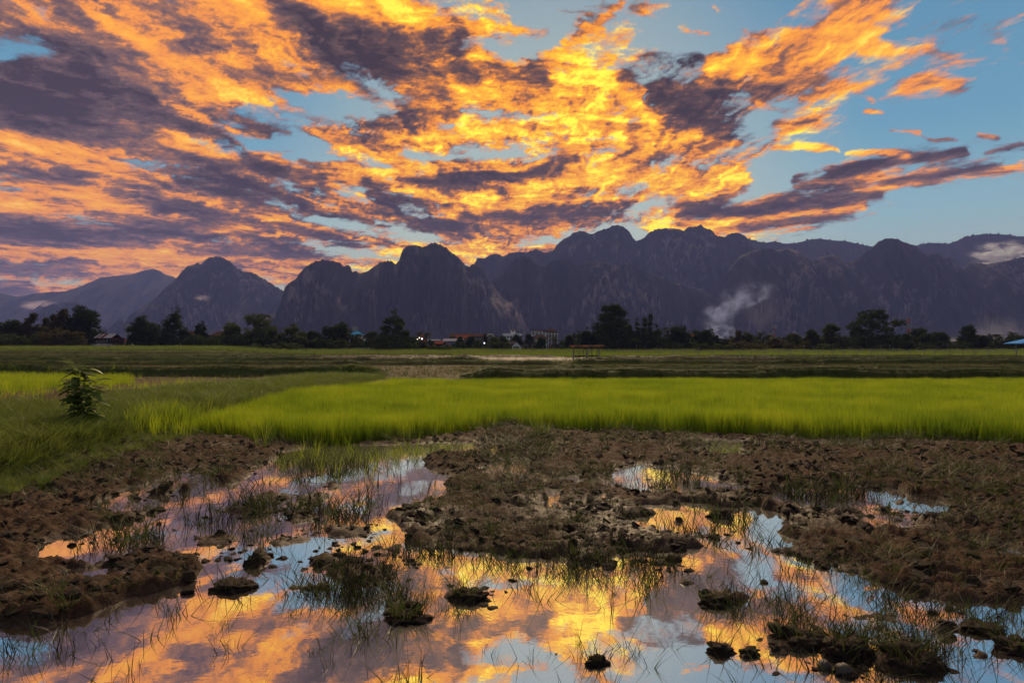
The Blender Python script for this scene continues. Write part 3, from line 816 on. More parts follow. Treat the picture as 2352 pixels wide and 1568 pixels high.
def build_ground():
    ts = np.concatenate([np.linspace(-3.2, -.95, 40, endpoint=False), np.linspace(-.95, .95, 560), np.linspace(.95, 3.2, 41)[1:]])
    ys = np.concatenate([np.geomspace(1.0, 2.2, 30, endpoint=False), np.geomspace(2.2, 12, 330, endpoint=False), np.geomspace(12, 34, 120, endpoint=False), np.geomspace(34, 145, 400, endpoint=False), np.geomspace(145, 180, 20, endpoint=False), np.geomspace(180, 7800, 40)])
    T, Yg = np.meshgrid(ts, ys)
    X = T*(Yg+2.0)
    Z = ground_z(X, Yg)
    n, m = X.shape
    i = np.arange(n*m).reshape(n, m)
    q = np.stack([i[:-1,:-1], i[:-1,1:], i[1:,1:], i[1:,:-1]], -1).reshape(-1, 4)
    v = np.stack([X, Yg, Z], -1).reshape(-1, 3)
    # the field behind the viewer, level and plain, joined on at the first row
    xb = X[0]; rows = []
    k0 = len(v)
    extra = []
    for yy in (-6, -40):
        sc = 1 if yy == -6 else 9
        extra.append(np.stack([xb*sc*3, np.full(m, yy), np.full(m, -.03)], -1))
    v = np.concatenate([v]+extra)
    r0 = i[0]; r1 = k0+np.arange(m); r2 = r1+m
    for a, b in ((r1, r0), (r2, r1)):
        q = np.concatenate([q, np.stack([a[:-1], a[1:], b[1:], b[:-1]], -1)])
    o = mesh_arrays('ground', v, [q], ground_material(), smooth=True)
    Xf, Yf, Zf = v[:,0], v[:,1], v[:,2]
    far = sstep(30, 36, Yf)
    dyk = dykes(Xf, Yf)
    gr = np.clip(gsample(G_GRASS, Xf, Yf)*.9 + sstep(.05, .2, dyk) + sstep(128, 142, Yf)*.8, 0, 1)
    band = np.zeros_like(Yf); tone = [.10, .10, .50, .05, .95, .15, .8, .12, .95, .5, .85, .9, .9, .9, .9]
    order = sorted(DYKES, key=lambda q: q[0]); k = np.zeros(len(Yf), int)
    for y0, sl, hh, w, xa, xb in order:
        k += ((Yf > y0+sl*Xf) & (Xf > xa) & (Xf < xb)).astype(int)
    band = np.array(tone)[np.clip(k + (Xf > 0), 0, 14)]
    gr = np.clip(gsample(G_GRASS, Xf, Yf)*.9 + sstep(.05, .2, dyk)*.8 + sstep(128, 142, Yf)*.8 + far*band*.8*(.6+.6*fbm(Xf/5, Yf/3, 3, 64)), 0, 1)
    wetf = gsample(G_WETF, Xf, Yf)
    attr(o, 'a_grass', gr*(1-wetf))
    attr(o, 'a_dry', np.clip(far + .5*sstep(20, 26, Yf), 0, 1)*(1-wetf))
    attr(o, 'a_wet', np.clip(wetf*.38 + .55*sstep(.2, .5, fbm(Xf*.5, Yf*.5, 3, 71))*(1-sstep(11, 16, Yf)), 0, 1))
    attr(o, 'a_low', (1-sstep(.0, .055, Zf))*(1-sstep(11, 15, Yf)))
    tag(o, kind='structure')
    return o
build_ground()

def build_water():
    t = NT('puddle_water')
    geo = t.n('ShaderNodeNewGeometry').outputs
    n = t.noise(geo['Position'], 3.0, 3, .5)
    n2 = t.noise(geo['Position'], 26, 2, .5)
    bp = t.bump(t.math('ADD', n, t.math('MULTIPLY', n2, .12)), .014, .05)
    g = t.n('ShaderNodeBsdfGlossy'); g.inputs['Color'].default_value = (.98,.98,1.0,1); g.inputs['Roughness'].default_value = .012
    t.l(bp, g.inputs['Normal'])
    d = t.bsdf((.055,.038,.026), .5, .2)
    fr = t.n('ShaderNodeFresnel'); fr.inputs['IOR'].default_value = 3.2; t.l(bp, fr.inputs['Normal'])
    mx = t.n('ShaderNodeMixShader'); t.l(t.math('MULTIPLY', t.math('POWER', fr.outputs[0], .22), .97), mx.inputs[0])
    t.l(d.outputs[0], mx.inputs[1]); t.l(g.outputs[0], mx.inputs[2])
    m = t.surf(mx.outputs[0])
    b = MB()
    v = [(-30,-2,0),(30,-2,0),(30,14,0),(-30,14,0),(30,29,0),(-3,29,0),(-3,14,0)]
    b.add(v, [(0,1,2,3)])
    o = b.build('water', m)
    tag(o, kind='structure')
build_water()
# ================================================================== GRASS, RICE, CLODS (uncountable, one object each)
def blade_clump(name, n, h0, h1, w, spread, lean, bend, mat, seed, seg=3, droop=0.0):
    r = np.random.default_rng(seed)
    V = []; Q = []; T = []
    k = 0
    for b in range(n):
        a = r.uniform(0, 6.283); rr = spread*math.sqrt(r.uniform(0, 1))
        bx, by = rr*math.cos(a), rr*math.sin(a)
        h = r.uniform(h0, h1); la = r.uniform(0, 6.283) if spread < .02 else a + r.normal(0, .9)
        le = lean*r.uniform(.2, 1.2); be = bend*r.uniform(.3, 1.5)
        fa = r.uniform(0, 6.283); wx, wy = math.cos(fa)*w/2, math.sin(fa)*w/2
        for s in range(seg+1):
            u = s/seg
            off = (le*u + be*u*u)*h
            z = h*(u - droop*u*u*r.uniform(.7, 1.3))
            cx, cy = bx+math.cos(la)*off, by+math.sin(la)*off
            tw = (1-u*.9) if s < seg else .0
            if s < seg:
                V += [(cx-wx*tw, cy-wy*tw, z), (cx+wx*tw, cy+wy*tw, z)]
            else:
                V += [(cx, cy, z)]
        for s in range(seg-1):
            Q.append((k+2*s, k+2*s+1, k+2*s+3, k+2*s+2))
        T.append((k+2*(seg-1), k+2*(seg-1)+1, k+2*seg))
        k += 2*seg+1
    return mesh_arrays(name, V, [np.array(Q), np.array(T)], mat, link=False)

def rough_lump(name, mat, seed, sub=3, flat=.7, amp=.28, link=False):
    """an irregular lump of earth: a subdivided ball pushed about by noise"""
    import bmesh
    bm = bmesh.new()
    bmesh.ops.create_icosphere(bm, subdivisions=sub, radius=1.0)
    co = np.array([v.co[:] for v in bm.verts])
    th = np.arctan2(co[:,1], co[:,0])
    d = 1 + amp*1.3*fbm(co[:,0]*1.3+seed*3.1, co[:,1]*1.3+co[:,2]*1.7, 3, seed) + amp*.9*fbm(co[:,0]*4+seed, co[:,1]*4+co[:,2]*3.3, 3, seed+5, .65)
    for v, k in zip(bm.verts, d):
        v.co *= k; v.co.z *= flat
    me = bpy.data.meshes.new(name); bm.to_mesh(me); bm.free()
    me.polygons.foreach_set('use_smooth', [sub > 2]*len(me.polygons))
    me.materials.append(mat)
    o = bpy.data.objects.new(name, me)
    if link: COL.objects.link(o)
    return o

def scatter(name, label, pts, protos, scl, rotz=None, tilt=None, idx=None, seed=1):
    n = len(pts)
    r = np.random.default_rng(seed)
    me = bpy.data.meshes.new(name)
    me.vertices.add(n); me.vertices.foreach_set('co', np.asarray(pts, np.float32).ravel())
    o = bpy.data.objects.new(name, me); COL.objects.link(o)
    rot = np.zeros((n, 3)); rot[:,2] = r.uniform(0, 6.283, n) if rotz is None else rotz
    if tilt is not None:
        rot[:,0] = r.normal(0, tilt, n); rot[:,1] = r.normal(0, tilt, n)
    attr(o, 'rot', rot, 'FLOAT_VECTOR')
    s3 = np.asarray(scl, float)
    if s3.ndim == 1: s3 = np.repeat(s3[:,None], 3, 1)
    attr(o, 'scl', s3, 'FLOAT_VECTOR')
    attr(o, 'idx', r.integers(0, len(protos), n) if idx is None else idx, 'INT')
    g = bpy.data.node_groups.new(name, 'GeometryNodeTree')
    g.interface.new_socket('Geometry', in_out='INPUT', socket_type='NodeSocketGeometry')
    g.interface.new_socket('Geometry', in_out='OUTPUT', socket_type='NodeSocketGeometry')
    N, L = g.nodes, g.links
    gi = N.new('NodeGroupInput'); go = N.new('NodeGroupOutput')
    jn = N.new('GeometryNodeJoinGeometry')
    def na(nm, ty):
        a = N.new('GeometryNodeInputNamedAttribute'); a.data_type = ty; a.inputs[0].default_value = nm
        return a.outputs[0]
    m2p = N.new('GeometryNodeMeshToPoints'); L.new(gi.outputs[0], m2p.inputs[0])
    ar, asc, ai = na('rot', 'FLOAT_VECTOR'), na('scl', 'FLOAT_VECTOR'), na('idx', 'INT')
    for k, p in enumerate(protos):
        oi = N.new('GeometryNodeObjectInfo'); oi.inputs[0].default_value = p; oi.inputs['As Instance'].default_value = True
        cp = N.new('FunctionNodeCompare'); cp.data_type = 'INT'; cp.operation = 'EQUAL'
        L.new(ai, cp.inputs[2]); cp.inputs[3].default_value = k
        ip = N.new('GeometryNodeInstanceOnPoints')
        L.new(m2p.outputs[0], ip.inputs['Points']); L.new(cp.outputs[0], ip.inputs['Selection'])
        L.new(oi.outputs['Geometry'], ip.inputs['Instance']); L.new(ar, ip.inputs['Rotation']); L.new(asc, ip.inputs['Scale'])
        L.new(ip.outputs[0], jn.inputs[0])
    L.new(jn.outputs[0], go.inputs[0])
    md = o.modifiers.new('scatter', 'NODES'); md.node_group = g
    tag(o, label, kind='stuff')
    return o

def sample_area(n, x0, x1, y0, y1, seed, grid=None, thr=None, power=1.0, zoff=0.0):
    """points spread over an area of field, thinner with distance when power < 1; grid gives the chance to stand"""
    r = np.random.default_rng(seed)
    u = r.uniform(0, 1, n)
    # density falls as y**-power beyond the start
    e = 2-power
    Y = (y0**e + u*(y1**e-y0**e))**(1/e)
    t = r.uniform(-1, 1, n)
    X = (x0+x1)/2 + t*(x1-x0)/2
    X = X*(Y)      # x bounds are given as slopes x/y
    if grid is not None:
        keep = r.uniform(0, 1, n) < grid(X, Y)
        X, Y = X[keep], Y[keep]
    Z = ground_z(X, Y) + zoff
    return np.stack([X, Y, Z], -1)

M_RICE = foliage('rice_leaf', [(.11,.19,.012), (.29,.39,.018), (.52,.55,.035)], trans=.5, rough=.5, big=.55)
M_BANKD = foliage('bank_weed_leaf', [(.07,.055,.02), (.10,.10,.025), (.17,.15,.05)], trans=.4)
M_BANK = foliage('bank_grass_leaf', [(.06,.095,.016), (.14,.20,.03), (.27,.29,.06)], trans=.5)
M_DYKE = foliage('dyke_grass_leaf', [(.022,.036,.007), (.04,.062,.011), (.075,.095,.02)], trans=.3)
M_WEED = foliage('weed_leaf', [(.028,.028,.010), (.05,.07,.014), (.085,.12,.024), (.12,.12,.03)], trans=.35)
M_STRAW = foliage('dead_stem', [(.012,.008,.005), (.026,.017,.009), (.06,.04,.02)], trans=.05)
M_FIELD = foliage('stubble_leaf', [(.05,.055,.013), (.085,.105,.02), (.12,.11,.035)], trans=.4)
M_BRIGHT = foliage('bright_grass_leaf', [(.10,.16,.015), (.19,.27,.02), (.26,.33,.03)], trans=.5)
M_CLOD = simple('wet_clod', (.050,.032,.020), .8, .2, .45, 3.0, bump=.9)

def lerp(a, b, t): return a+(b-a)*t

# --- young rice
rice_c = [blade_clump('rice_clump', 22, .30, .47, .0075, .085, .10, .12, M_RICE, 100+k) for k in range(4)]
def p_rice(X, Y):
    g = gsample(G_RICE, X, Y)
    thin = sstep(-.75, -.2, fbm(X*.55, Y*.9, 3, 301))
    return (g > .5+.3*fbm(X*2.2, Y*2.2, 3, 303))*(.45+.55*thin)*(.25+.75*sstep(.5, .97, g))
pr = sample_area(88000, -.86, .98, 9, 29.5, 11, p_rice, power=.9)
pr[:,2] = np.minimum(pr[:,2], .03)
hv = 1 + .22*fbm(pr[:,0]*.6, pr[:,1]*.6, 3, 305) + .12*fbm(pr[:,0]*2.5, pr[:,1]*2.5, 2, 306) + .05*rng.normal(size=len(pr))
hv *= lerp(.62, 1.0, sstep(.5, .97, gsample(G_RICE, pr[:,0], pr[:,1])))*lerp(1.0, .9, sstep(12, 28, pr[:,1]))
scatter('rice', 'bright green young rice standing in the flooded field', pr, rice_c, np.stack([np.ones(len(pr))*1.05, np.ones(len(pr))*1.05, hv], -1), seed=12)

# --- darker self-sown tufts rising out of the rice
dk = blade_clump('dark_tuft', 40, .3, .55, .011, .12, .25, .3, M_BANK, 120)
pts = []
for px, py in [(2248,975),(1005,903),(925,958),(1240,985),(2240,955),(1690,912),(1130,868),(600,1010)]:
    d = gdist(py+22); pts.append(((px-1176)/F*d, d, 0.0))
scatter('weeds_in_rice', 'darker weed tufts standing among the young rice', np.array(pts), [dk], np.full(len(pts), 1.0), seed=14)

# --- sparse rice on the left of the bank and in the left field
thin_c = [blade_clump('seedling', 7, .14, .30, .007, .05, .15, .2, M_RICE, 130+k) for k in range(3)]
def p_thin(X, Y):
    return np.clip(gsample(G_RTHIN, X, Y)*.9 + gsample(G_LR, X, Y)*1.0 + gsample(G_LT, X, Y)*.16*sstep(-.1, .5, fbm(X*.6, Y*.5, 3, 311)), 0, 1)
pt = sample_area(60000, -.95, -.2, 9, 37, 15, p_thin, power=.6)
scatter('rice_seedlings', 'thin young rice in the brown field beyond the grassy bank', pt, thin_c, rng.uniform(.8, 1.4, len(pt)), seed=16)

# --- lush grass on the bank
bank_c = [blade_clump('bank_clump', 34, .16, .42, .011, .13, .5, .75, M_BANK, 140+k, seg=4, droop=.35) for k in range(4)] + [blade_clump('bank_tuft', 26, .2, .5, .012, .10, .35, .6, M_BANK, 146+k, seg=4, droop=.25) for k in range(2)] + [blade_clump('bank_dry', 18, .12, .36, .008, .12, .6, .6, M_BANKD, 148+k, seg=4, droop=.3) for k in range(2)]
def p_bank(X, Y):
    g = gsample(G_GRASS, X, Y)
    return np.clip(sstep(.25, .6, g+.25*fbm(X*1.3, Y*1.3, 3, 321)), 0, 1)*(1-.85*(gsample(G_RICE, X, Y) > .6))
pb = sample_area(42000, -1.0, -.1, 6, 37, 17, p_bank, power=1.0)
top = gsample(G_BANK, pb[:,0], pb[:,1])
sb = lerp(.38, .95, sstep(.1, .8, top))*rng.uniform(.5, 1.35, len(pb))*(1+.4*fbm(pb[:,0]*1.1, pb[:,1]*1.1, 3, 325))
sb = np.clip(sb*.8, .2, .82)
scatter('bank_grass', 'long dark grass lying over the field bank', pb, bank_c, sb, seed=18)

# --- grass along the dykes and over the far fields
def p_dyke(X, Y): return sstep(.16, .30, dykes(X, Y))
pd1 = sample_area(90000, -.95, .95, 29, 60, 19, p_dyke, power=1.0)
pd2 = sample_area(170000, -.95, .95, 55, 158, 20, p_dyke, power=1.0)
pd = np.concatenate([pd1, pd2])
dyke_c = [blade_clump('dyke_clump', 30, .14, .36, .014, .14, .6, .8, M_DYKE, 145+k, seg=3, droop=.45) for k in range(3)]
scatter('dyke_grass', 'rough dark grass along the field dykes', pd, dyke_c, rng.uniform(.55, 1.0, len(pd))*lerp(.75, .95, sstep(40, 100, pd[:,1])), seed=21)
stub_c = [blade_clump('stubble', 9, .05, .16, .012, .12, .5, .5, M_FIELD, 150+k, seg=2) for k in range(3)]
def p_stub(X, Y):
    return np.clip(.15 + 1.1*sstep(-.15, .5, fbm(X/9, Y/4, 4, 63)), 0, 1)*(1-gsample(G_WETF, X, Y))
ps = sample_area(70000, -.95, .95, 33, 150, 22, p_stub, power=1.2)
scatter('stubble', 'short green stubble over the far dry fields', ps, stub_c, rng.uniform(1.0, 2.2, len(ps))*lerp(1, 1.6, sstep(40, 140, ps[:,1])), seed=23)

# --- strip of tall bright green grass behind the fence
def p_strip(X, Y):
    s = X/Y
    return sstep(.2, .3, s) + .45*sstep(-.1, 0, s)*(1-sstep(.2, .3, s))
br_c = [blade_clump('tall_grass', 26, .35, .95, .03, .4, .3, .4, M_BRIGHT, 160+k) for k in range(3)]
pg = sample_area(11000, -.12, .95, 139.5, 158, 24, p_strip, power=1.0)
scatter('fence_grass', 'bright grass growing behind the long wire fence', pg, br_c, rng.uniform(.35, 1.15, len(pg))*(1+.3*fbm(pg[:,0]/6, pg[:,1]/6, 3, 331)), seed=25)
dk_c = [blade_clump('verge', 30, .4, 1.2, .05, .5, .4, .5, M_BANK, 170+k) for k in range(3)]
pv_ = sample_area(16000, -.95, .95, 158, 205, 26, None, power=1.0)
scatter('verge_grass', 'tall dull grass at the foot of the tree line', pv_, dk_c, rng.uniform(.4, 1.2, len(pv_)), seed=27)

# --- weeds and tufts over the churned mud
tuft_c = [blade_clump('mud_tuft', 16, .05, .19, .0050, .045, .7, .8, M_WEED, 180+k, seg=3, droop=.25) for k in range(4)] + \
         [blade_clump('dry_tuft', 14, .05, .17, .0038, .06, 1.1, .7, M_STRAW, 190+k, seg=3, droop=.4) for k in range(3)]
def p_mud(X, Y):
    w = gsample(G_WATER, X, Y)
    patch = sstep(-.25, .55, fbm(X*.9, Y*.9, 4, 341))
    return (1-sstep(.25, .6, w))*(.10+.9*patch)*(1-gsample(G_RICE, X, Y))*(1-.6*gsample(G_GRASS, X, Y))
pm = sample_area(30000, -.98, .98, 2.6, 15, 28, p_mud, power=.9)
sm = lerp(.8, 1.2, sstep(5, 10, pm[:,1]))*rng.uniform(.35, 1.25, len(pm))*(1+.5*np.clip(fbm(pm[:,0]*.8, pm[:,1]*.8, 3, 347), 0, 1))
mi = np.random.default_rng(8).choice(10, len(pm), p=[.09,.09,.09,.08,.12,.12,.11,.1,.1,.1])
tuft_c += [blade_clump('litter', 9, .08, .22, .0042, .12, 1.6, .3, M_STRAW, 195+k, seg=3, droop=.85) for k in range(3)]
scatter('mud_weeds', 'sparse green and dry weed tufts over the mud', pm, tuft_c, sm, tilt=.25, idx=mi, seed=29)

# --- stems standing in the water, thickest round the islets
reed_c = [blade_clump('water_stem', 6, .07, .24, .0058, .05, .35, .5, M_STRAW, 200+k, seg=4) for k in range(4)] + \
         [blade_clump('water_weed', 8, .06, .20, .0068, .045, .5, .55, M_WEED, 210+k, seg=4) for k in range(3)]
_stand = raster([(ell(640,1180,260,75), .75), (ell(720,1090,130,35), .6), (ell(250,1245,150,30), .7), (ell(860,1320,230,75), .9), (ell(1380,1300,330,45), .9), (ell(1640,1230,190,60), .5),
   (ell(1640,1400,80,50), .75), (ell(2000,1470,330,100), .9), (ell(1900,1360,200,60), .6), (ell(2230,1430,170,60), .7), (ell(830,1460,80,30), .35), (ell(480,1460,60,30), .35),
   (ell(1340,1530,40,20), .6), (ell(1460,1500,50,30), .6), (ell(940,1560,60,18), .6), (ell(60,1500,60,40), .35), (ell(400,1390,50,25), .4), (ell(1650,1500,80,50), .6), (ell(1150,1380,120,40), .4), (ell(1250,1480,60,40), .3), (ell(1900,1145,120,25), .8), (ell(1540,1100,110,25), .8)], 5)
def p_water(X, Y):
    w = gsample(G_WATER, X, Y)
    s = gsample(_stand, X, Y)
    return sstep(.2, .6, w)*(s*sstep(-.2, .55, fbm(X*2.1, Y*2.1, 3, 351))*.95 + .014)
pw = sample_area(44000, -.9, .9, 2.75, 9.5, 30, p_water, power=1.3)
pw[:,2] = np.maximum(pw[:,2], -.02)
scatter('water_weeds', 'thin dark stems and blades standing in the puddles', pw, reed_c, rng.uniform(.35, 1.25, len(pw))*np.clip(pw[:,1]/4.5, .75, 1.3), tilt=.18, seed=31)
# seedlings still standing in the pond before the rice
def p_front(X, Y):
    return (gsample(raster([[(630,1030),(700,1036),(1000,1022),(1080,1010),(1030,1040),(960,1060),(900,1075),(780,1100),(640,1075)]], 4), X, Y) > .4)*.55
pf = sample_area(1300, -.4, .0, 7, 11, 32, p_front, power=1)
pf[:,2] = -.02
scatter('drowned_rice', 'scattered rice stems standing in the pond edge', pf, reed_c[4:]+thin_c[:1], rng.uniform(.6, 1.25, len(pf)), tilt=.3, seed=33)

# --- clods and crumbs of earth
clod_p = [rough_lump('clod', M_CLOD, 220+k, sub=2, flat=.7, amp=.42) for k in range(5)]
def p_clod(X, Y):
    w = gsample(G_WATER, X, Y)
    return (1-sstep(.35, .8, w - .3*gsample(G_DEB, X, Y)))*(1-gsample(G_RICE, X, Y))*(1-.8*gsample(G_GRASS, X, Y))*(.2+.8*sstep(-.2, .4, fbm(X*1.2, Y*1.2, 3, 361)))
pc = sample_area(36000, -.98, .98, 2.6, 14, 34, p_clod, power=1.0)
sc_ = np.random.default_rng(5).lognormal(-4.0, .75, len(pc))*1.0
pc[:,2] -= sc_*.25
scatter('earth_clods', 'countless small clods and crumbs of wet mud', pc, clod_p, np.stack([sc_*1.35, sc_*1.1, sc_*.7], -1).clip(.006, .05), tilt=.4, seed=35)

def p_speck(X, Y):
    w = gsample(G_WATER, X, Y)
    return sstep(.4, .8, w)*(sstep(.1, .5, gsample(G_DEB, X, Y))*.8*sstep(-.15, .45, fbm(X*1.7, Y*1.7, 3, 371)) + .002)
px_ = sample_area(26000, -.9, .9, 2.75, 10, 36, p_speck, power=1.1)
px_[:,2] = rng.uniform(-.008, .004, len(px_))
ss = np.random.default_rng(6).lognormal(-4.1, .5, len(px_))
scatter('floating_crumbs', 'specks and crumbs of mud breaking the surface of the puddles', px_, clod_p, np.stack([ss*1.6, ss*1.3, ss*.55], -1).clip(.003, .026), tilt=.25, seed=37)
# ================================================================== TREES ALONG THE FAR EDGE
M_BARK = simple('bark', (.075,.055,.04), .9, .2, .3, 4)
M_LEAF = [foliage('leaf_dark', [(.018,.030,.008), (.034,.052,.012), (.060,.085,.02)], trans=.25, spec=.08, rough=.8),
          foliage('leaf_mid', [(.028,.042,.011), (.05,.07,.016), (.085,.10,.026)], trans=.35, spec=.08, rough=.8),
          foliage('leaf_light', [(.04,.06,.015), (.075,.10,.024), (.12,.14,.04)], trans=.4, spec=.08, rough=.8),
          foliage('leaf_olive', [(.04,.04,.014), (.07,.066,.02), (.10,.085,.03)], trans=.35, spec=.08, rough=.8),
          foliage('leaf_palm', [(.025,.035,.015), (.05,.06,.022), (.085,.09,.035)], trans=.3, spec=.08, rough=.8)]

def leaf_cards(blobs, leaf, per, seed, clump=.9):
    """blobs: (x, y, z, rx, ry, rz, weight) in metres round the tree base; leaf-sized faces gathered in sprays"""
    r = np.random.default_rng(seed)
    Vs = []; 
    for (bx, by, bz, rx, ry, rz, wgt) in blobs:
        ns = max(4, int(per*wgt))
        d = r.normal(size=(ns, 3)); d /= np.linalg.norm(d, axis=1)[:,None]
        rad = r.uniform(.25, 1, ns)**.45
        c = d*rad[:,None]*np.array([rx, ry, rz]) + np.array([bx, by, bz])
        nl = 15
        spray = clump*r.uniform(.55, 1.25, ns)
        lp = c[:,None,:] + r.normal(size=(ns, nl, 3))*spray[:,None,None]*np.array([.55, .55, .34])
        out = lp - np.array([bx, by, bz])
        nrm = r.normal(size=lp.shape) + out/np.linalg.norm(out, axis=2, keepdims=True)*.7 + np.array([0,0,.5])
        nrm /= np.linalg.norm(nrm, axis=2, keepdims=True)
        t = np.cross(nrm, r.normal(size=lp.shape)); t /= np.linalg.norm(t, axis=2, keepdims=True)+1e-9
        b = np.cross(nrm, t)
        s = leaf*r.uniform(.55, 1.3, lp.shape[:2])[...,None]
        q = np.stack([lp-t*s, lp+b*s*.45+nrm*s*.12, lp+t*s, lp-b*s*.45+nrm*s*.12], 2)
        Vs.append(q.reshape(-1, 3))
    V = np.concatenate(Vs)
    Q = np.arange(len(V)).reshape(-1, 4)
    return V, Q

def crown_blobs(kind, w, h, z0, seed):
    """w: crown width, h: crown height, z0: lowest leaves"""
    r = np.random.default_rng(seed); B = []
    FAT = 1.0 if kind == 'umbrella' else 1.1
    def add(x, z, rx, rz, wt=1.0): B.append((x*w, r.uniform(-.28, .28)*w, z0+z*h, rx*w*FAT, rx*w*.95, rz*h*FAT, wt))
    if kind == 'round':
        for k in range(9):
            a = r.uniform(0, 6.28); q = r.uniform(.1, .30)
            add(q*math.cos(a), .5+.30*math.sin(a)*r.uniform(.6, 1.1), r.uniform(.16, .25), r.uniform(.15, .22))
        add(0, .45, .34, .34, 1.4); add(0, .16, .40, .16, .9); add(r.uniform(-.15,.15), .82, .16, .14, .7)
    elif kind == 'cone':
        for z, q in ((.1,.44),(.26,.38),(.42,.29),(.58,.21),(.74,.14),(.9,.07)):
            add(r.uniform(-.04,.04), z, q, .13, q*2.6); 
            if q > .1:
                for s in (-1, 1): add(s*q*.8, z+r.uniform(-.05,.04), q*.38, .07, .5)
    elif kind == 'spire':
        for z, q in ((.08,.40),(.24,.38),(.4,.33),(.56,.27),(.72,.19),(.87,.10)):
            add(r.uniform(-.06,.06), z, q, .14, q*2.2)
    elif kind == 'layer':
        for k in range(7):
            z = .15+.75*k/6; s = (-1)**k
            q = .36*(1-abs(z-.35)*.75)
            add(s*r.uniform(.1,.30)*(1.15-z*.8), z, q*.6, .085, .9)
            add(-s*r.uniform(.05,.2), z+.05, q*.55, .07, .7)
        add(0, .35, .28, .28, 1.2); add(.02, .95, .12, .08, .5); add(0, .12, .42, .13, 1)
    elif kind == 'umbrella':
        for x, z, rx, rz in ((-.38,.52,.12,.06),(-.27,.60,.14,.07),(-.14,.70,.14,.09),(-.02,.84,.14,.10),(.10,.80,.12,.10),(.24,.90,.12,.07),(.33,.80,.09,.06),
                             (.30,.62,.12,.07),(.38,.50,.10,.05),(.16,.60,.13,.10),(0,.58,.16,.12),(-.20,.42,.12,.07),(-.38,.38,.07,.05),(.1,.38,.26,.13),(.28,.26,.22,.13),(-.18,.22,.26,.14),(.05,.14,.42,.13),(.34,.12,.16,.10),(-.34,.10,.16,.09)):
            add(x, z, rx, rz, rx*5.2)
    elif kind == 'plume':           # swept feathery tops
        for k in range(8):
            t = k/7
            add(-.25+.55*t**1.5+r.uniform(-.12,.12), .12+.82*t, .26*(1-.55*t), .10, 1.1)
            add(r.uniform(-.3,.3), .1+.5*t, .22, .12, .8)
    elif kind == 'twin':
        for s, hh in ((-.22, .92), (.2, 1.0)):
            for k in range(5):
                t = k/4
                add(s+r.uniform(-.04,.04), .12+t*.82*hh, .22*(1-.68*t), .13, 1.3*(1-.5*t))
        add(0, .12, .42, .12, 1)
    elif kind == 'bush':
        for k in range(7):
            add(-.38+.76*k/6, .3+r.uniform(0,.3), .17, .32, 1)
    return B

def tree(name, label, x0, x1, top, base, dist, kind, leaf=1, bare=.10, seed=0, group=None, dens=1.0, explicit=None):
    cx = (x0+x1)/2; hw = (x1-x0)/2*(1.14 if kind != 'umbrella' else 1.03); x0, x1 = cx-hw, cx+hw; top -= 4
    X = (cx-1176)/F*dist
    zg = float(ground_z(np.array([X]), np.array([float(dist)]))[0])
    ztop = H_EYE + (HZ-top)/F*dist
    w = (x1-x0)/F*dist; H = ztop-zg
    z0 = H*bare
    root = empty(name, (X, dist, zg-.05))
    tag(root, label, 'bush' if kind == 'bush' else 'tree', group)
    B = crown_blobs(kind, w, H-z0, z0, seed)
    if kind == 'umbrella': dens = .62
    V, Q = leaf_cards(B, .34, 27*dens*max(.6, (w*H/60)**.7), seed+1, clump=(.04*(w+H)*.5+.28)*(.62 if kind == 'umbrella' else 1))
    V[:,2] = np.maximum(V[:,2], .05)
    mesh_arrays('crown', V, [Q], M_LEAF[leaf], root)
    m = MB()
    r = np.random.default_rng(seed+2)
    tr = max(.09, .018*H)
    lean = r.normal(0, .04)*H
    m.tube([(0,0,-.3),(lean*.3,0,H*.25),(lean*.7,.1,H*.55),(lean,.1,H*.85)], [tr*1.25, tr, tr*.65, tr*.15], 7)
    for b in B[::2]:
        zs = min(b[2]*.6, H*.6)
        m.tube([(lean*.4,0,zs*.7),((b[0]+lean*.3)*.5,b[1]*.5,(zs*.7+b[2])*.52),(b[0],b[1],b[2])], [tr*.45, tr*.3, tr*.1], 5, cap=False)
    m.build('trunk', M_BARK, root, True)
    return root

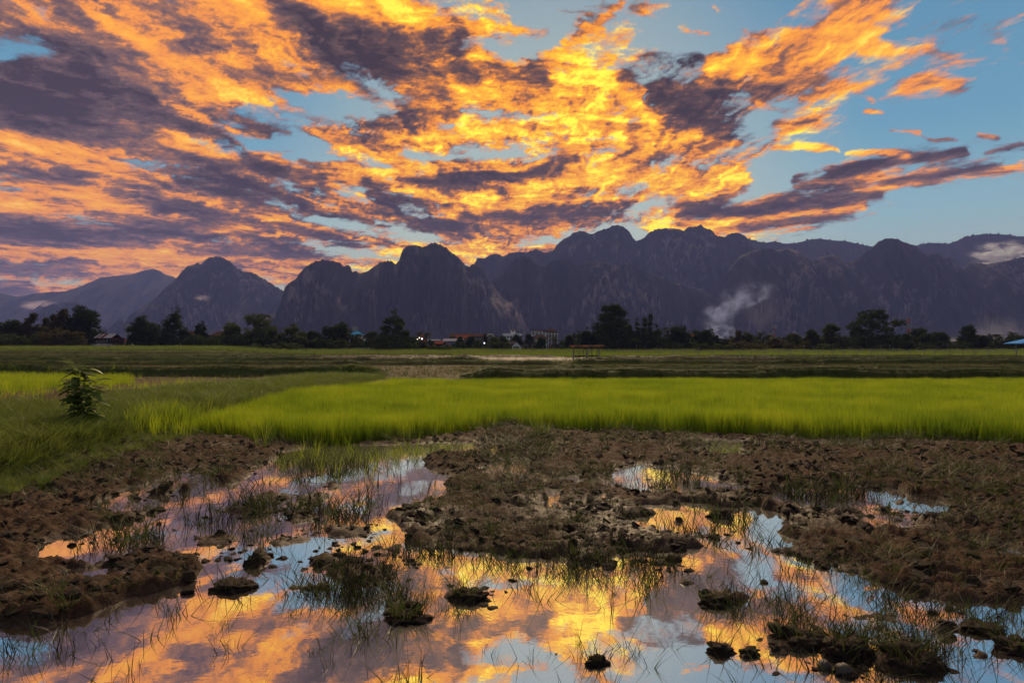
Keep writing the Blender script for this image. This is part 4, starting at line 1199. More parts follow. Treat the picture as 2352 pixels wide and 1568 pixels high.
GT = 'trees along the far edge of the fields'
TREES = [
 # name, label, x0, x1, top, base, dist, kind, leaf, bare
 ('broadleaf_tree','dark round tree at the very end of the tree line, cut by the picture edge',-40,24,738,801,196,'round',1,.04),
 ('broadleaf_tree','bushy tree with two uneven tops beside the end of the tree line',14,56,735,801,198,'round',1,.04),
 ('broadleaf_tree','slim tree with a swept feathery top in the leftmost wood',44,88,727,801,200,'plume',3,.05),
 ('broadleaf_tree','low feathery tree between two taller swept ones in the leftmost wood',86,122,729,801,203,'plume',3,.05),
 ('broadleaf_tree','tall wind-swept tree leaning towards the big dense tree',112,160,717,801,201,'plume',3,.05),
 ('broadleaf_tree','big dense tree beside the stilt hut, tallest on that side',156,238,704,801,205,'round',0,.08),
 ('bush','reddish brown bamboo thicket in front of the leftmost wood',96,172,746,801,188,'bush',3,.0),
 ('bush','dark thicket filling the foot of the leftmost wood',-30,100,762,802,190,'bush',1,.0),
 ('broadleaf_tree','open leafy tree standing just behind the lattice mast',298,366,726,801,204,'round',0,.10),
 ('broadleaf_tree','tall dense tree with a ragged pointed top beyond the stilt hut',366,438,711,802,202,'cone',0,.05),
 ('conifer_tree','small narrow pointed tree beside the hip-roofed house',444,476,738,802,200,'cone',0,.05),
 ('bush','black thicket joining the tall ragged tree and the narrow one',420,506,770,803,196,'bush',0,.0),
 ('broadleaf_tree','pale low tree in front of the hip-roofed house',513,560,746,801,206,'round',2,.10),
 ('broadleaf_tree','wide rounded tree standing behind the grassy mound',542,638,722,802,208,'round',1,.12),
 ('broadleaf_tree','low spreading tree half behind the wide rounded one',604,652,760,802,204,'round',1,.05),
 ('broadleaf_tree','dark tree with a small pointed crown under the cliff',630,714,747,803,210,'cone',1,.02),
 ('broadleaf_tree','dense low tree between the pointed crown and the clustered trees',700,742,763,803,214,'round',0,.02),
 ('broadleaf_tree','lumpy tree, first of the cluster beside the blue roof',734,778,753,803,212,'round',0,.04),
 ('broadleaf_tree','tallest lumpy tree of the cluster beside the blue roof',756,806,742,803,214,'round',1,.05),
 ('bush','dark thicket at the foot of the cluster beside the blue roof',720,800,776,804,206,'bush',1,.0),
 ('broadleaf_tree','grey-green tree with drooping crown next to the black pyramid tree',836,876,764,804,222,'round',1,.05),
 ('conifer_tree','black pyramid-shaped tree standing alone before the village',861,950,717,809,200,'cone',0,.03),
 ('bush','dark bush filling the gap behind the black pyramid tree',938,990,781,804,208,'bush',0,.0),
 ('broadleaf_tree','small round tree in front of the white metal roof',1048,1068,777,803,216,'round',1,.05),
 ('broadleaf_tree','round tree before the long-roofed hall',1070,1102,774,803,218,'round',0,.05),
 ('broadleaf_tree','narrow tree between the hall windows and the round tree',1106,1122,771,803,224,'spire',0,.05),
 ('broadleaf_tree','dark tree below the gable of the long hall',1122,1146,777,803,216,'round',0,.05),
 ('broadleaf_tree','leafy tree just beside the white house',1142,1166,774,803,214,'round',1,.05),
 ('broadleaf_tree','small tree before the white flat-roofed building',1173,1199,772,790,262,'round',0,.03),
 ('broadleaf_tree','round tree between the flat-roofed building and the many-storeyed one',1204,1224,770,790,262,'round',0,.05),
 ('broadleaf_tree','broad tree in front of the twin-gabled house',1232,1254,777,804,208,'round',0,.10),
 ('broadleaf_tree','light tree beside the small house with the gable',1297,1320,771,804,212,'round',1,.04),
 ('broadleaf_tree','low dark tree at the near end of the wood behind the shed',1330,1368,762,806,204,'round',0,.03),
 ('broadleaf_tree','tallest tree of the wood, ragged and pyramidal, behind the shed',1366,1454,707,806,202,'layer',0,.08),
 ('broadleaf_tree','round tree leaning on the flank of the tallest pyramidal one',1352,1400,742,806,208,'round',0,.03),
 ('broadleaf_tree','dense tree filling the other flank of the tallest pyramidal one',1424,1462,748,806,207,'round',0,.03),
 ('conifer_tree','slender spire tree standing next to the tallest pyramidal one',1455,1474,730,806,206,'spire',0,.04),
 ('conifer_tree','twin-topped spire tree in the middle of three spires',1472,1500,731,806,204,'twin',0,.03),
 ('conifer_tree','shortest of the three spire trees',1497,1518,746,806,204,'spire',0,.03),
 ('bush','black thicket under the three spire trees',1440,1530,772,807,198,'bush',0,.0),
 ('broadleaf_tree','wide domed tree beyond the spire trees',1534,1590,751,806,206,'round',0,.02),
 ('broadleaf_tree','low dark tree between the domed tree and the smoke',1592,1636,760,806,208,'round',0,.03),
 ('broadleaf_tree','small tree at the foot of the smoke plume',1634,1660,772,806,214,'round',0,.03),
 ('broadleaf_tree','thin-topped tree first after the smoke plume',1680,1706,764,806,206,'plume',3,.05),
 ('broadleaf_tree','bare-stemmed tree with a tufted top after the smoke plume',1704,1728,765,806,206,'round',1,.10),
 ('bush','long dark hedge below the coconut palm',1660,1760,783,808,198,'bush',3,.0),
 ('broadleaf_tree','dull low tree in front of the yellow signboard',1762,1802,778,807,202,'round',3,.03),
 ('broadleaf_tree','hazy tree behind the fan palm',1794,1846,770,806,222,'round',1,.05),
 ('bush','dark hedge running below the fan palm',1790,1860,786,808,196,'bush',3,.0),
 ('broadleaf_tree','broad black tree beside the pale-trunked one',1842,1888,762,807,200,'round',0,.02),
 ('broadleaf_tree','tree with a tufted pale top beside the red roof',1882,1928,750,807,202,'layer',1,.08),
 ('rain_tree','great spreading umbrella-shaped tree, widest of all, beside the red roof',1926,2072,710,807,196,'umbrella',0,.05),
 ('broadleaf_tree','tall rounded tree behind the thicket near the striped mast',2082,2130,754,806,216,'round',1,.05),
 ('broadleaf_tree','low leafy tree just after the umbrella-shaped tree',2064,2104,770,806,204,'round',0,.02),
 ('broadleaf_tree','dark tree below the tall rounded one near the striped mast',2092,2144,768,807,200,'round',0,.02),
 ('broadleaf_tree','tree with a lifted side crown next to the small red roofs',2136,2180,765,807,200,'round',0,.03),
 ('broadleaf_tree','tall tree with layered boughs beyond the small red roofs',2202,2246,753,807,202,'layer',0,.03),
 ('broadleaf_tree','round tree in front of the small far palm',2244,2276,772,807,204,'round',0,.03),
 ('bush','thicket under the last palms before the blue canopy',2266,2330,783,808,200,'bush',0,.0),
 ('broadleaf_tree','tree behind the blue canopy beside the last palm',2316,2362,770,807,214,'round',0,.03),
 ('broadleaf_tree','dark tree at the outer end beyond the blue canopy',2362,2420,752,807,206,'round',0,.03),
 ('bush','hazy hedge in front of the village below the long hall',1128,1168,784,806,200,'bush',1,.0),
 ('bush','row of low shrubs before the brown-roofed house',992,1044,797,809,196,'bush',1,.0),
 ('bush','shrubs beyond the fence between the shed and the white shack',1524,1600,786,808,198,'bush',0,.0),
 ('bush','shrubs at the fence below the smoke plume',1600,1672,790,811,186,'bush',1,.0),
 ('bush','shrubs at the fence before the umbrella-shaped tree',1880,1960,790,808,192,'bush',1,.0),
 ('bush','shrubs at the fence below the tall rounded tree',2072,2200,786,808,194,'bush',0,.0),
]
for k, tdef in enumerate(TREES):
    nm, lb, x0, x1, tp, bs, ds, kd, lf, br = tdef
    tree(nm, lb, x0, x1, tp, bs, ds, kd, lf, br, seed=900+k*7, group=GT if kd != 'bush' else 'thickets at the foot of the trees')

# the low growth under and between the trees reads as one dark mass
def undergrowth():
    r = np.random.default_rng(4242); B = []
    for xa, xb, tp in ((-80, 214, 758), (270, 296, 786), (296, 475, 768), (505, 720, 772), (715, 960, 775), (1040, 1160, 789), (1285, 1340, 788), (1318, 1640, 760), (1640, 1930, 775), (1925, 2180, 768), (2170, 2210, 790), (2205, 2400, 776)):
        for px in np.arange(xa, xb, 4.5):
            d = r.uniform(208, 222); t = tp + r.normal(0, 4.5)
            X = (px-1176)/F*d; zg = float(ground_z(np.array([X]), np.array([d]))[0])
            zt = max(1.2, H_EYE+(HZ-t)/F*d-zg)
            B.append((X, d, zg+zt*.45, r.uniform(.7, 1.3), .9, zt*.55, r.uniform(.9, 1.7)))
    V, Q = leaf_cards(B, .36, 13, 99, .5)
    o = mesh_arrays('undergrowth', V, [Q], M_LEAF[0])
    tag(o, 'dark undergrowth filling the gaps between the far trees', kind='stuff')
undergrowth()

# the tall tangle of reeds and creepers on a mound in the fields
def reed_mound():
    dist = 186
    X = (606-1176)/F*dist
    zg = float(ground_z(np.array([X]), np.array([float(dist)]))[0])
    root = empty('grass_mound', (X, dist, min(zg, .25)-.1))
    tag(root, 'long mound overgrown with pale reeds before the wide rounded tree', 'mound')
    w = (702-508)/F*dist
    B = []
    for k in range(13):
        t = k/12; hh = [.6,1.3,1.9,2.3,2.5,2.7,2.6,2.6,2.9,3.0,2.8,2.3,1.2][k]
        B.append(((t-.5)*w, 0, hh*.5, w*.065, 1.6, hh*.62, 1.2))
    V, Q = leaf_cards(B, .26, 26, 77, .42); V[:,2] = np.maximum(V[:,2], 0)
    mesh_arrays('foliage', V, [Q], M_LEAF[2], root)
    m = rough_lump('earth_bank', simple('red_bank_earth', (.13,.075,.045), .9, .2, .35, 2), 78, 3, .5, .25)
    m.scale = (w*.5, 1.5, 2.2); COL.objects.link(m); m.parent = root
reed_mound()

# ------------------------------------------------------------------ palms: each frond a part
def frond_mesh(L, droop, seed):
    r = np.random.default_rng(seed); V = []; Q = []
    n = 11
    for k in range(n):
        t = k/(n-1)
        x = L*t*(1-.18*t); z = L*(.42*t-(.42+droop)*t*t)
        V.append((x, 0, z))
    k0 = len(V)
    rib = []
    for k in range(1, n):
        t = k/(n-1); x, _, z = V[k]
        ll = L*.30*math.sin(math.pi*min(1, t*.85+.12))
        for s in (-1, 1):
            for j in (0, .5):
                xx = x - j*L/(n-1); a = len(V)
                V.extend([(xx, 0, z), (xx+L*.035, 0, z+.01), (xx+ll*.45+L*.02, s*ll*.85, z-ll*.45*r.uniform(.6,1.3))])
                rib.append((a, a+1, a+2))
    me = bpy.data.meshes.new('frond')
    q = []
    for k in range(n-1):
        a = len(V); (x0,_,z0), (x1,_,z1) = V[k], V[k+1]
        V += [(x0,-.05,z0),(x0,.05,z0),(x1,.04,z1),(x1,-.04,z1)]
        q.append((a, a+1, a+2, a+3))
    me.from_pydata(V, [], rib+q); me.update(); me.materials.append(M_LEAF[4])
    return me
FROND = [frond_mesh(1.0, d, 60+i) for i, d in enumerate((.35, .62, .95))]

def palm(label, px, top, dist, spread, nf=14, base=805, group='coconut palms among the village trees', thin=1.0):
    X = (px-1176)/F*dist
    zg = float(ground_z(np.array([X]), np.array([float(dist)]))[0])
    zt = H_EYE + (HZ-top)/F*dist
    H = zt-zg - spread/F*dist*.55
    Lf = spread/F*dist
    root = empty('palm_tree', (X, dist, zg))
    tag(root, label, 'palm tree', group)
    m = MB(); r = np.random.default_rng(int(px))
    b = r.normal(0, .25)
    m.tube([(0,0,-.2),(b*.3,0,H*.3),(b*.8,0,H*.7),(b,0,H)], [.24,.17,.14,.12], 8)
    m.build('trunk', M_BARK, root, True)
    for k in range(nf):
        o = bpy.data.objects.new('frond', FROND[k % 3]); COL.objects.link(o); o.parent = root
        o.location = (b, 0, H); o.scale = (Lf*r.uniform(.85,1.12), Lf*1.3, Lf)
        o.rotation_euler = (r.normal(0,.15), -r.choice([.85,.5,.1,-.25])*r.uniform(.7,1.1), 2*math.pi*k/nf*2.4)
    return root
palm('palm with drooping grey fronds in front of the blue roof', 797, 764, 236, 15)
palm('second drooping palm under the blue roof, nearer the black pyramid tree', 824, 763, 238, 15)
palm('palm top showing behind the drooping grey-green tree', 850, 761, 250, 11)
palm('palm between the black pyramid tree and the lit red house', 958, 761, 240, 14)
palm('palm standing free beside the lit red house', 980, 760, 236, 15)
palm('thin palm before the windows of the long hall', 1113, 771, 230, 10)
palm('palm in front of the many-storeyed building', 1275, 772, 226, 12)
palm('palm rising behind the domed tree after the three spires', 1529, 747, 236, 13)
palm('small palm leaning beside the tall coconut palm', 1734, 770, 222, 13)
palm('tall coconut palm beside the yellow signboard', 1748, 759, 216, 17)
palm('fan palm with a dense round head beyond the red-white pole', 1827, 762, 216, 14, nf=20)
palm('small far palm behind the round tree near the last palms', 2263, 768, 240, 12)
palm('palm with a wide head, first of the last pair before the blue canopy', 2291, 762, 216, 17)
palm('palm just beside the blue canopy, last of the row', 2326, 759, 220, 15)
# ================================================================== VILLAGE
def paint(n, c, **k): return simple(n, c, **{'spec': 0.0, **k})
M_CREAM = paint('cream_wall', (.17,.145,.125), var=.12); M_WHITE = paint('white_wall', (.62,.60,.60), var=.12)
M_LBLUE = paint('pale_blue_wall', (.18,.25,.34), var=.12); M_REDW = paint('red_wall', (.22,.06,.045), var=.2)
M_BRN = paint('brown_roof', (.055,.033,.028), var=.25); M_RED = paint('red_roof', (.13,.042,.03), var=.25)
M_GREYR = paint('grey_roof', (.05,.043,.045), var=.2); M_METAL = paint('white_metal_roof', (.20,.205,.25), rough=.45, var=.12)
M_BLUER = paint('blue_roof', (.035,.20,.40), rough=.5, var=.12); M_GLASS = paint('dark_glass', (.02,.024,.03), rough=.15, spec=.6, var=.1)
M_WOOD = paint('weathered_wood', (.05,.034,.024), var=.35, scale=6); M_PALEW = paint('grey_post_wood', (.19,.155,.125), var=.3, scale=6)
M_RUST = paint('rusty_sheet', (.085,.042,.03), rough=.6, var=.4); M_TIN = paint('tin_sheet', (.22,.22,.26), rough=.45, var=.2)
M_STEEL = paint('galvanised_steel', (.34,.34,.36), rough=.5, metal=.3, var=.15); M_MRED = paint('mast_red', (.40,.07,.05), var=.15); M_MWHITE = paint('mast_white', (.22,.21,.215), var=.1)
M_YEL = paint('yellow_board', (.62,.36,.03), var=.1); M_TARP = paint('blue_tarpaulin', (.09,.27,.62), rough=.5, var=.12)
M_CONC = paint('concrete', (.22,.19,.17), var=.25)

def lamp_mat(name, c, s):
    t = NT(name); e = t.n('ShaderNodeEmission'); e.inputs['Color'].default_value = (*c, 1); e.inputs['Strength'].default_value = s
    return t.surf(e.outputs[0])
M_LAMP = lamp_mat('lit_lamp', (1.0,.86,.62), 3.0)
M_LAMPB = lamp_mat('lit_cold_lamp', (.75,.82,1.0), 3.0)

def px2m(dist): return dist/F

def house(name, label, x0, x1, eave, base, dist, roof='gable', ridge=None, wall=M_CREAM, roofm=M_BRN, depth=9, over=.6, wins=3, storeys=1, gable_front=False, door=True, group='houses of the village'):
    """gable_front: the gable end faces the fields; otherwise the ridge runs along them"""
    X = ((x0+x1)/2-1176)/F*dist
    zb = H_EYE + (HZ-base)/F*dist
    zg = float(ground_z(np.array([X]), np.array([float(dist)]))[0])
    zb = min(zb, zg+.2)
    W = (x1-x0)/F*dist; ze = (HZ-eave)/F*dist+H_EYE-zb; zr = ((HZ-ridge)/F*dist+H_EYE-zb) if ridge else ze+.3
    root = empty(name, (X, dist, zb)); tag(root, label, 'house' if 'house' in name else 'building', group)
    m = MB()
    w2 = W/2-over*.6
    m.box((-w2, 0, -.6), (w2, depth, ze))
    if roof == 'gable' and gable_front:
        m.add([(-w2,0,ze),(w2,0,ze),(0,0,zr-.1),(-w2,depth,ze),(w2,depth,ze),(0,depth,zr-.1)], [(0,1,2),(5,4,3)])
    m.build('wall', wall, root)
    r = MB(); W2 = W/2
    if roof == 'gable':
        if gable_front:
            for s in (-1, 1):
                a, b, c, d = (s*(W2+.0), -over, ze-.15), (0, -over, zr), (0, depth+over, zr), (s*W2, depth+over, ze-.15)
                r.slab([a, b, c, d] if s < 0 else [b, a, d, c], .16)
        else:
            r.slab([(-W2,-over,ze-.1),(W2,-over,ze-.1),(W2,depth/2,zr),(-W2,depth/2,zr)], .16)
            r.slab([(W2,depth+over,ze-.1),(-W2,depth+over,ze-.1),(-W2,depth/2,zr),(W2,depth/2,zr)], .16)
    elif roof == 'hip':
        k = W*.28
        v = [(-W2,-over,ze),(W2,-over,ze),(W2,depth+over,ze),(-W2,depth+over,ze),(-W2+k,depth/2,zr),(W2-k,depth/2,zr),
             (-W2,-over,ze-.18),(W2,-over,ze-.18),(W2,depth+over,ze-.18),(-W2,depth+over,ze-.18)]
        r.add(v, [(0,1,5,4),(1,2,5),(2,3,4,5),(3,0,4),(0,6,7,1),(1,7,8,2),(2,8,9,3),(3,9,6,0),(9,8,7,6)])
    else:
        r.box((-W2,-.15,ze), (W2,depth+.15,ze+.25))
        r.box((-W2,-.15,ze+.25), (W2,.1,ze+.7))
    r.build('roof', roofm, root)
    for s in range(storeys):
        h = ze/storeys; z0 = s*h+h*.34; z1 = s*h+h*.76
        for k in range(wins):
            xc = -w2 + 2*w2*(k+.5)/wins
            if door and s == 0 and k == wins//2 and wins > 1:
                d = MB(); d.box((xc-.5,-.05,0),(xc+.5,.02,min(2.1,h*.8))); d.build('door', M_WOOD, root); continue
            ww = min(.8, w2/wins*.62)
            f = MB()
            for a, b in (((xc-ww-.08,-.06,z0-.08),(xc+ww+.08,.01,z0)),((xc-ww-.08,-.06,z1),(xc+ww+.08,.01,z1+.08)),((xc-ww-.08,-.06,z0),(xc-ww,.01,z1)),((xc+ww,-.06,z0),(xc+ww+.08,.01,z1))): f.box(a, b)
            fo = f.build('window', M_PALEW, root)
            p = MB(); p.box((xc-ww,-.03,z0),(xc+ww,.005,z1)); p.build('pane', M_GLASS, fo)
    return root

def lamp(label, px, py, dist, mat, size=.22):
    o = MB(); 
    p = P(px, py, dist)
    # bulb hanging under a small shade on a short wall arm
    r = empty('street_light', p); tag(r, label, 'lamp', 'lit lamps in the village')
    b = rough_lump('bulb', mat, 3, 2, 1.0, .0); b.scale = (size,)*3; COL.objects.link(b); b.parent = r
    o.tube([(0,0,size*1.6),(0,0,size*.9)], [size*.4, size*1.4], 8); o.tube([(0,.0,size*1.6),(0,1.2,size*1.9)], .04, 5)
    o.build('lamp_shade', M_STEEL, r)

house('house', 'red-brown low roof half hidden behind the open leafy tree', 422, 448, 770, 800, 236, 'gable', 760, M_CREAM, M_BRN)
house('house', 'hip-roofed house with pale blue walls beside the narrow pointed tree', 478, 522, 771, 801, 236, 'hip', 759, M_LBLUE, M_BRN, storeys=2)
house('house', 'low lean-to roof below the hip-roofed house', 474, 504, 781, 802, 228, 'gable', 774, M_WOOD, M_GREYR, wins=2)
house('house', 'long cream wall showing through the trees behind the grassy mound', 518, 580, 777, 800, 240, 'gable', 771, M_CREAM, M_BRN, wins=5)
house('house', 'far pinkish long roof behind the stilt hut', 262, 302, 784, 801, 262, 'gable', 777, M_WHITE, M_RED, wins=3)
house('house', 'tall house under a bright blue hipped roof', 798, 824, 768.5, 802, 262, 'hip', 760, M_WHITE, M_BLUER, storeys=2)
house('house', 'pale low roof between the drooping palms and the grey-green tree', 828, 846, 782, 802, 246, 'gable', 778, M_WHITE, M_METAL, wins=2)
house('house', 'red house with lamps lit between two palms', 960, 976, 776, 802, 252, 'gable', 768, M_REDW, M_RED, wins=2)
house('house', 'flat white shed roof beside the palm standing free', 981, 1010, 781, 802, 262, 'gable', 779, M_WHITE, M_METAL, wins=2)
house('hall_building', 'long hall with a brown roof running to an arched gable', 1030, 1118, 772, 803, 290, 'gable', 765, M_CREAM, M_BRN, wins=7, depth=14, storeys=2)
def hall_gable():
    r = house('hall_building', 'arched gable wing at the end of the long brown-roofed hall', 1106, 1146, 774, 803, 284, 'gable', 761.5, M_CREAM, M_BRN, wins=3, storeys=2, gable_front=True, depth=16)
    a = MB(); n = 14; R0, R1 = 1.7, 2.15; z = 4.4
    pts = []
    for i in range(n+1):
        t = math.pi*i/n
        pts.append((math.cos(t), math.sin(t)))
    v = [(c*R1, -.35, z+s*R1*1.15) for c, s in pts]+[(c*R0, -.35, z+s*R0*1.15) for c, s in pts]+[(c*R1, .02, z+s*R1*1.15) for c, s in pts]+[(c*R0, .02, z+s*R0*1.15) for c, s in pts]
    N = n+1; f = []
    for i in range(n): f += [(i, i+1, N+i+1, N+i), (2*N+i, i, i+1, 2*N+i+1), (N+i, N+i+1, 3*N+i+1, 3*N+i)]
    a.add(v, f); a.build('arch', M_WHITE, r)
hall_gable()
house('house', 'small brown-red roof in front of the long hall', 1046, 1084, 776, 803, 268, 'gable', 768.5, M_CREAM, M_RED, wins=3)
house('warehouse', 'white metal roof with a pale blue gable end', 1016, 1064, 782.5, 803, 236, 'gable', 777, M_LBLUE, M_METAL, wins=3)
house('house', 'dark red roof peeping over the brown-roofed house', 992, 1018, 789, 803, 228, 'gable', 783, M_CREAM, M_RED, wins=2)
house('house', 'brown-roofed house with its gable facing the fields', 1006, 1036, 795, 804, 214, 'gable', 786.5, M_CREAM, M_BRN, wins=2, gable_front=True, over=.4)
house('house', 'low house with a lit lamp by its red door', 984, 1000, 795, 804, 216, 'gable', 788, M_REDW, M_BRN, wins=2)
house('house', 'little open-fronted house behind the round trees', 1072, 1092, 797, 804, 218, 'gable', 792, M_WOOD, M_GREYR, wins=2, gable_front=True)
house('flat_roofed_building', 'white flat-roofed building with a small rooftop tower', 1155, 1199, 769, 802, 320, 'flat', None, M_WHITE, M_WHITE, wins=6, storeys=3)
def roof_tower():
    r = empty('rooftop_tower', P(1178.5, 767.5, 323)); tag(r, 'small white tower standing on the flat-roofed building', 'tower')
    m = MB(); m.box((-1.2,-1,-.2),(1.2,1,1.0)); 
    for x in (-.85,.85):
        for y in (-.7,.7): m.box((x-.15,y-.15,1.0),(x+.15,y+.15,2.0))
    m.build('body', M_WHITE, r); c = MB(); c.box((-1.0,-.9,2.0),(1.0,.9,2.3)); c.build('roof', M_CREAM, r)
roof_tower()
def storey_block(label, x0, x1, top, base, dist, n, wall, roofm, apex):
    X = ((x0+x1)/2-1176)/F*dist; W = (x1-x0)/F*dist
    zb = H_EYE+(HZ-base)/F*dist - 3; H = (base-top)/F*dist + 3
    r = empty('storeyed_building', (X, dist, zb)); tag(r, label, 'building', 'houses of the village')
    m = MB(); m.box((-W/2+.5, 1.2, -1), (W/2-.5, 9, H)); m.build('wall', wall, r)
    h = H/n
    for k in range(n):
        s = MB(); s.box((-W/2, -.1, (k+1)*h-.3), (W/2, 1.2, (k+1)*h)); s.build('balcony', M_WHITE if wall == M_LBLUE else M_CREAM, r)
        rl = MB(); rl.box((-W/2, -.08, k*h+.75), (W/2, .0, k*h+.9))
        rl.build('railing', M_WHITE, r)
        for j in range(5):
            x = -W/2+.15+(W-.3)*j/4
            c = MB(); c.box((x-.12, 0, k*h), (x+.12, .22, (k+1)*h-.3)); c.build('column', M_WHITE, r)
            if j < 4:
                w = MB(); xa = x+(W-.3)/8; w.box((xa-.55, 1.14, k*h+.5), (xa+.55, 1.22, k*h+h*.75)); w.build('window', M_GLASS, r)
    za = (base-apex)/F*dist+3
    rf = MB()
    if wall == M_CREAM:
        rf.add([(-W/2-.4,-.5,H),(W/2+.4,-.5,H),(W/2+.4,9.5,H),(-W/2-.4,9.5,H),(0,4.5,za)], [(0,1,4),(1,2,4),(2,3,4),(3,0,4),(3,2,1,0)])
        rf.slab([(-W/2-1,-.7,H+.1),(-.3,-.7,za+.5),(-.3,.5,za+.5),(-W/2-1,.5,H+.1)], .15)
    else:
        rf.box((-W/2-.2,-.3,H),(W/2+.2,9,H+.25))
        for x in (-W*.3, W*.15):
            rf.slab([(x-1.6,0,H+.3),(x+1.0,0,za),(x+1.0,3,za),(x-1.6,3,H+.3)], .15)
    rf.build('roof', roofm, r)
storey_block('many-storeyed building with pale blue balconies and upswept roof fins', 1220, 1255, 760, 783, 300, 4, M_LBLUE, M_RED, 755)
storey_block('many-storeyed tower with cream balconies under a pointed roof', 1252, 1282, 761, 785, 300, 4, M_CREAM, M_BRN, 753.5)
house('house', 'hip-roofed brown house in front of the many-storeyed building', 1221, 1258, 777, 803, 262, 'hip', 767.5, M_WHITE, M_BRN, storeys=2, wins=4)
house('house', 'small white house with a plain gable, brightest wall of the village', 1175, 1197, 793, 804, 212, 'gable', 782.5, M_WHITE, M_GREYR, wins=1, gable_front=True, door=False, over=.3, depth=10)
house('house', 'grey-roofed back part of the small white house', 1165, 1188, 789, 804, 215, 'gable', 783, M_LBLUE, M_GREYR, wins=2, depth=7)
house('house', 'first gable of the twin-gabled house on posts', 1196, 1217, 791, 804, 214, 'gable', 784, M_CREAM, M_GREYR, wins=3, gable_front=True)
house('house', 'second gable of the twin-gabled house, beside the broad tree', 1216, 1238, 791, 804, 214, 'gable', 784, M_CREAM, M_GREYR, wins=3, gable_front=True)
house('house', 'low house with a pale gable beyond the broad tree', 1260, 1282, 796, 804, 212, 'gable', 789.5, M_CREAM, M_GREYR, wins=2, gable_front=True)
house('shack', 'pale flat shack half hidden behind shrubs beyond the shed', 1507, 1526, 794, 806, 202, 'flat', None, M_WHITE, M_CONC, wins=1, door=False)
house('house', 'brown roof with white eaves over the trees beside the domed tree', 1585, 1602, 772, 804, 262, 'gable', 766.5, M_WHITE, M_RED, wins=3, storeys=2)
house('house', 'flat grey roof right at the foot of the smoke', 1656, 1684, 781, 804, 262, 'gable', 777, M_WHITE, M_GREYR, wins=2)
house('house', 'red-roofed house tucked behind the umbrella-shaped tree', 1922, 1948, 783, 805, 240, 'gable', 773, M_WHITE, M_RED, wins=3)
house('house', 'orange-red roof low between two trees on the far side', 2174, 2196, 791, 806, 240, 'gable', 785.5, M_CREAM, M_RED, wins=2)
house('house', 'dark gabled roof next to the orange-red one', 2190, 2212, 790, 806, 248, 'gable', 783, M_CREAM, M_GREYR, wins=2, gable_front=True)
lamp('white lamp on the red house between the palms', 963.5, 775.5, 246, M_LAMP, .2)
lamp('second, brighter white lamp on the red house', 969, 778, 246, M_LAMPB, .27)
lamp('lamp low beside the palm trunk near the red house', 958.5, 778.5, 232, M_LAMP, .2)
lamp('cold white lamp among the trees below the hall', 1112, 788, 210, M_LAMPB, .22)
lamp('small lamp beside the red door', 989.5, 796, 214, M_LAMP, .2)

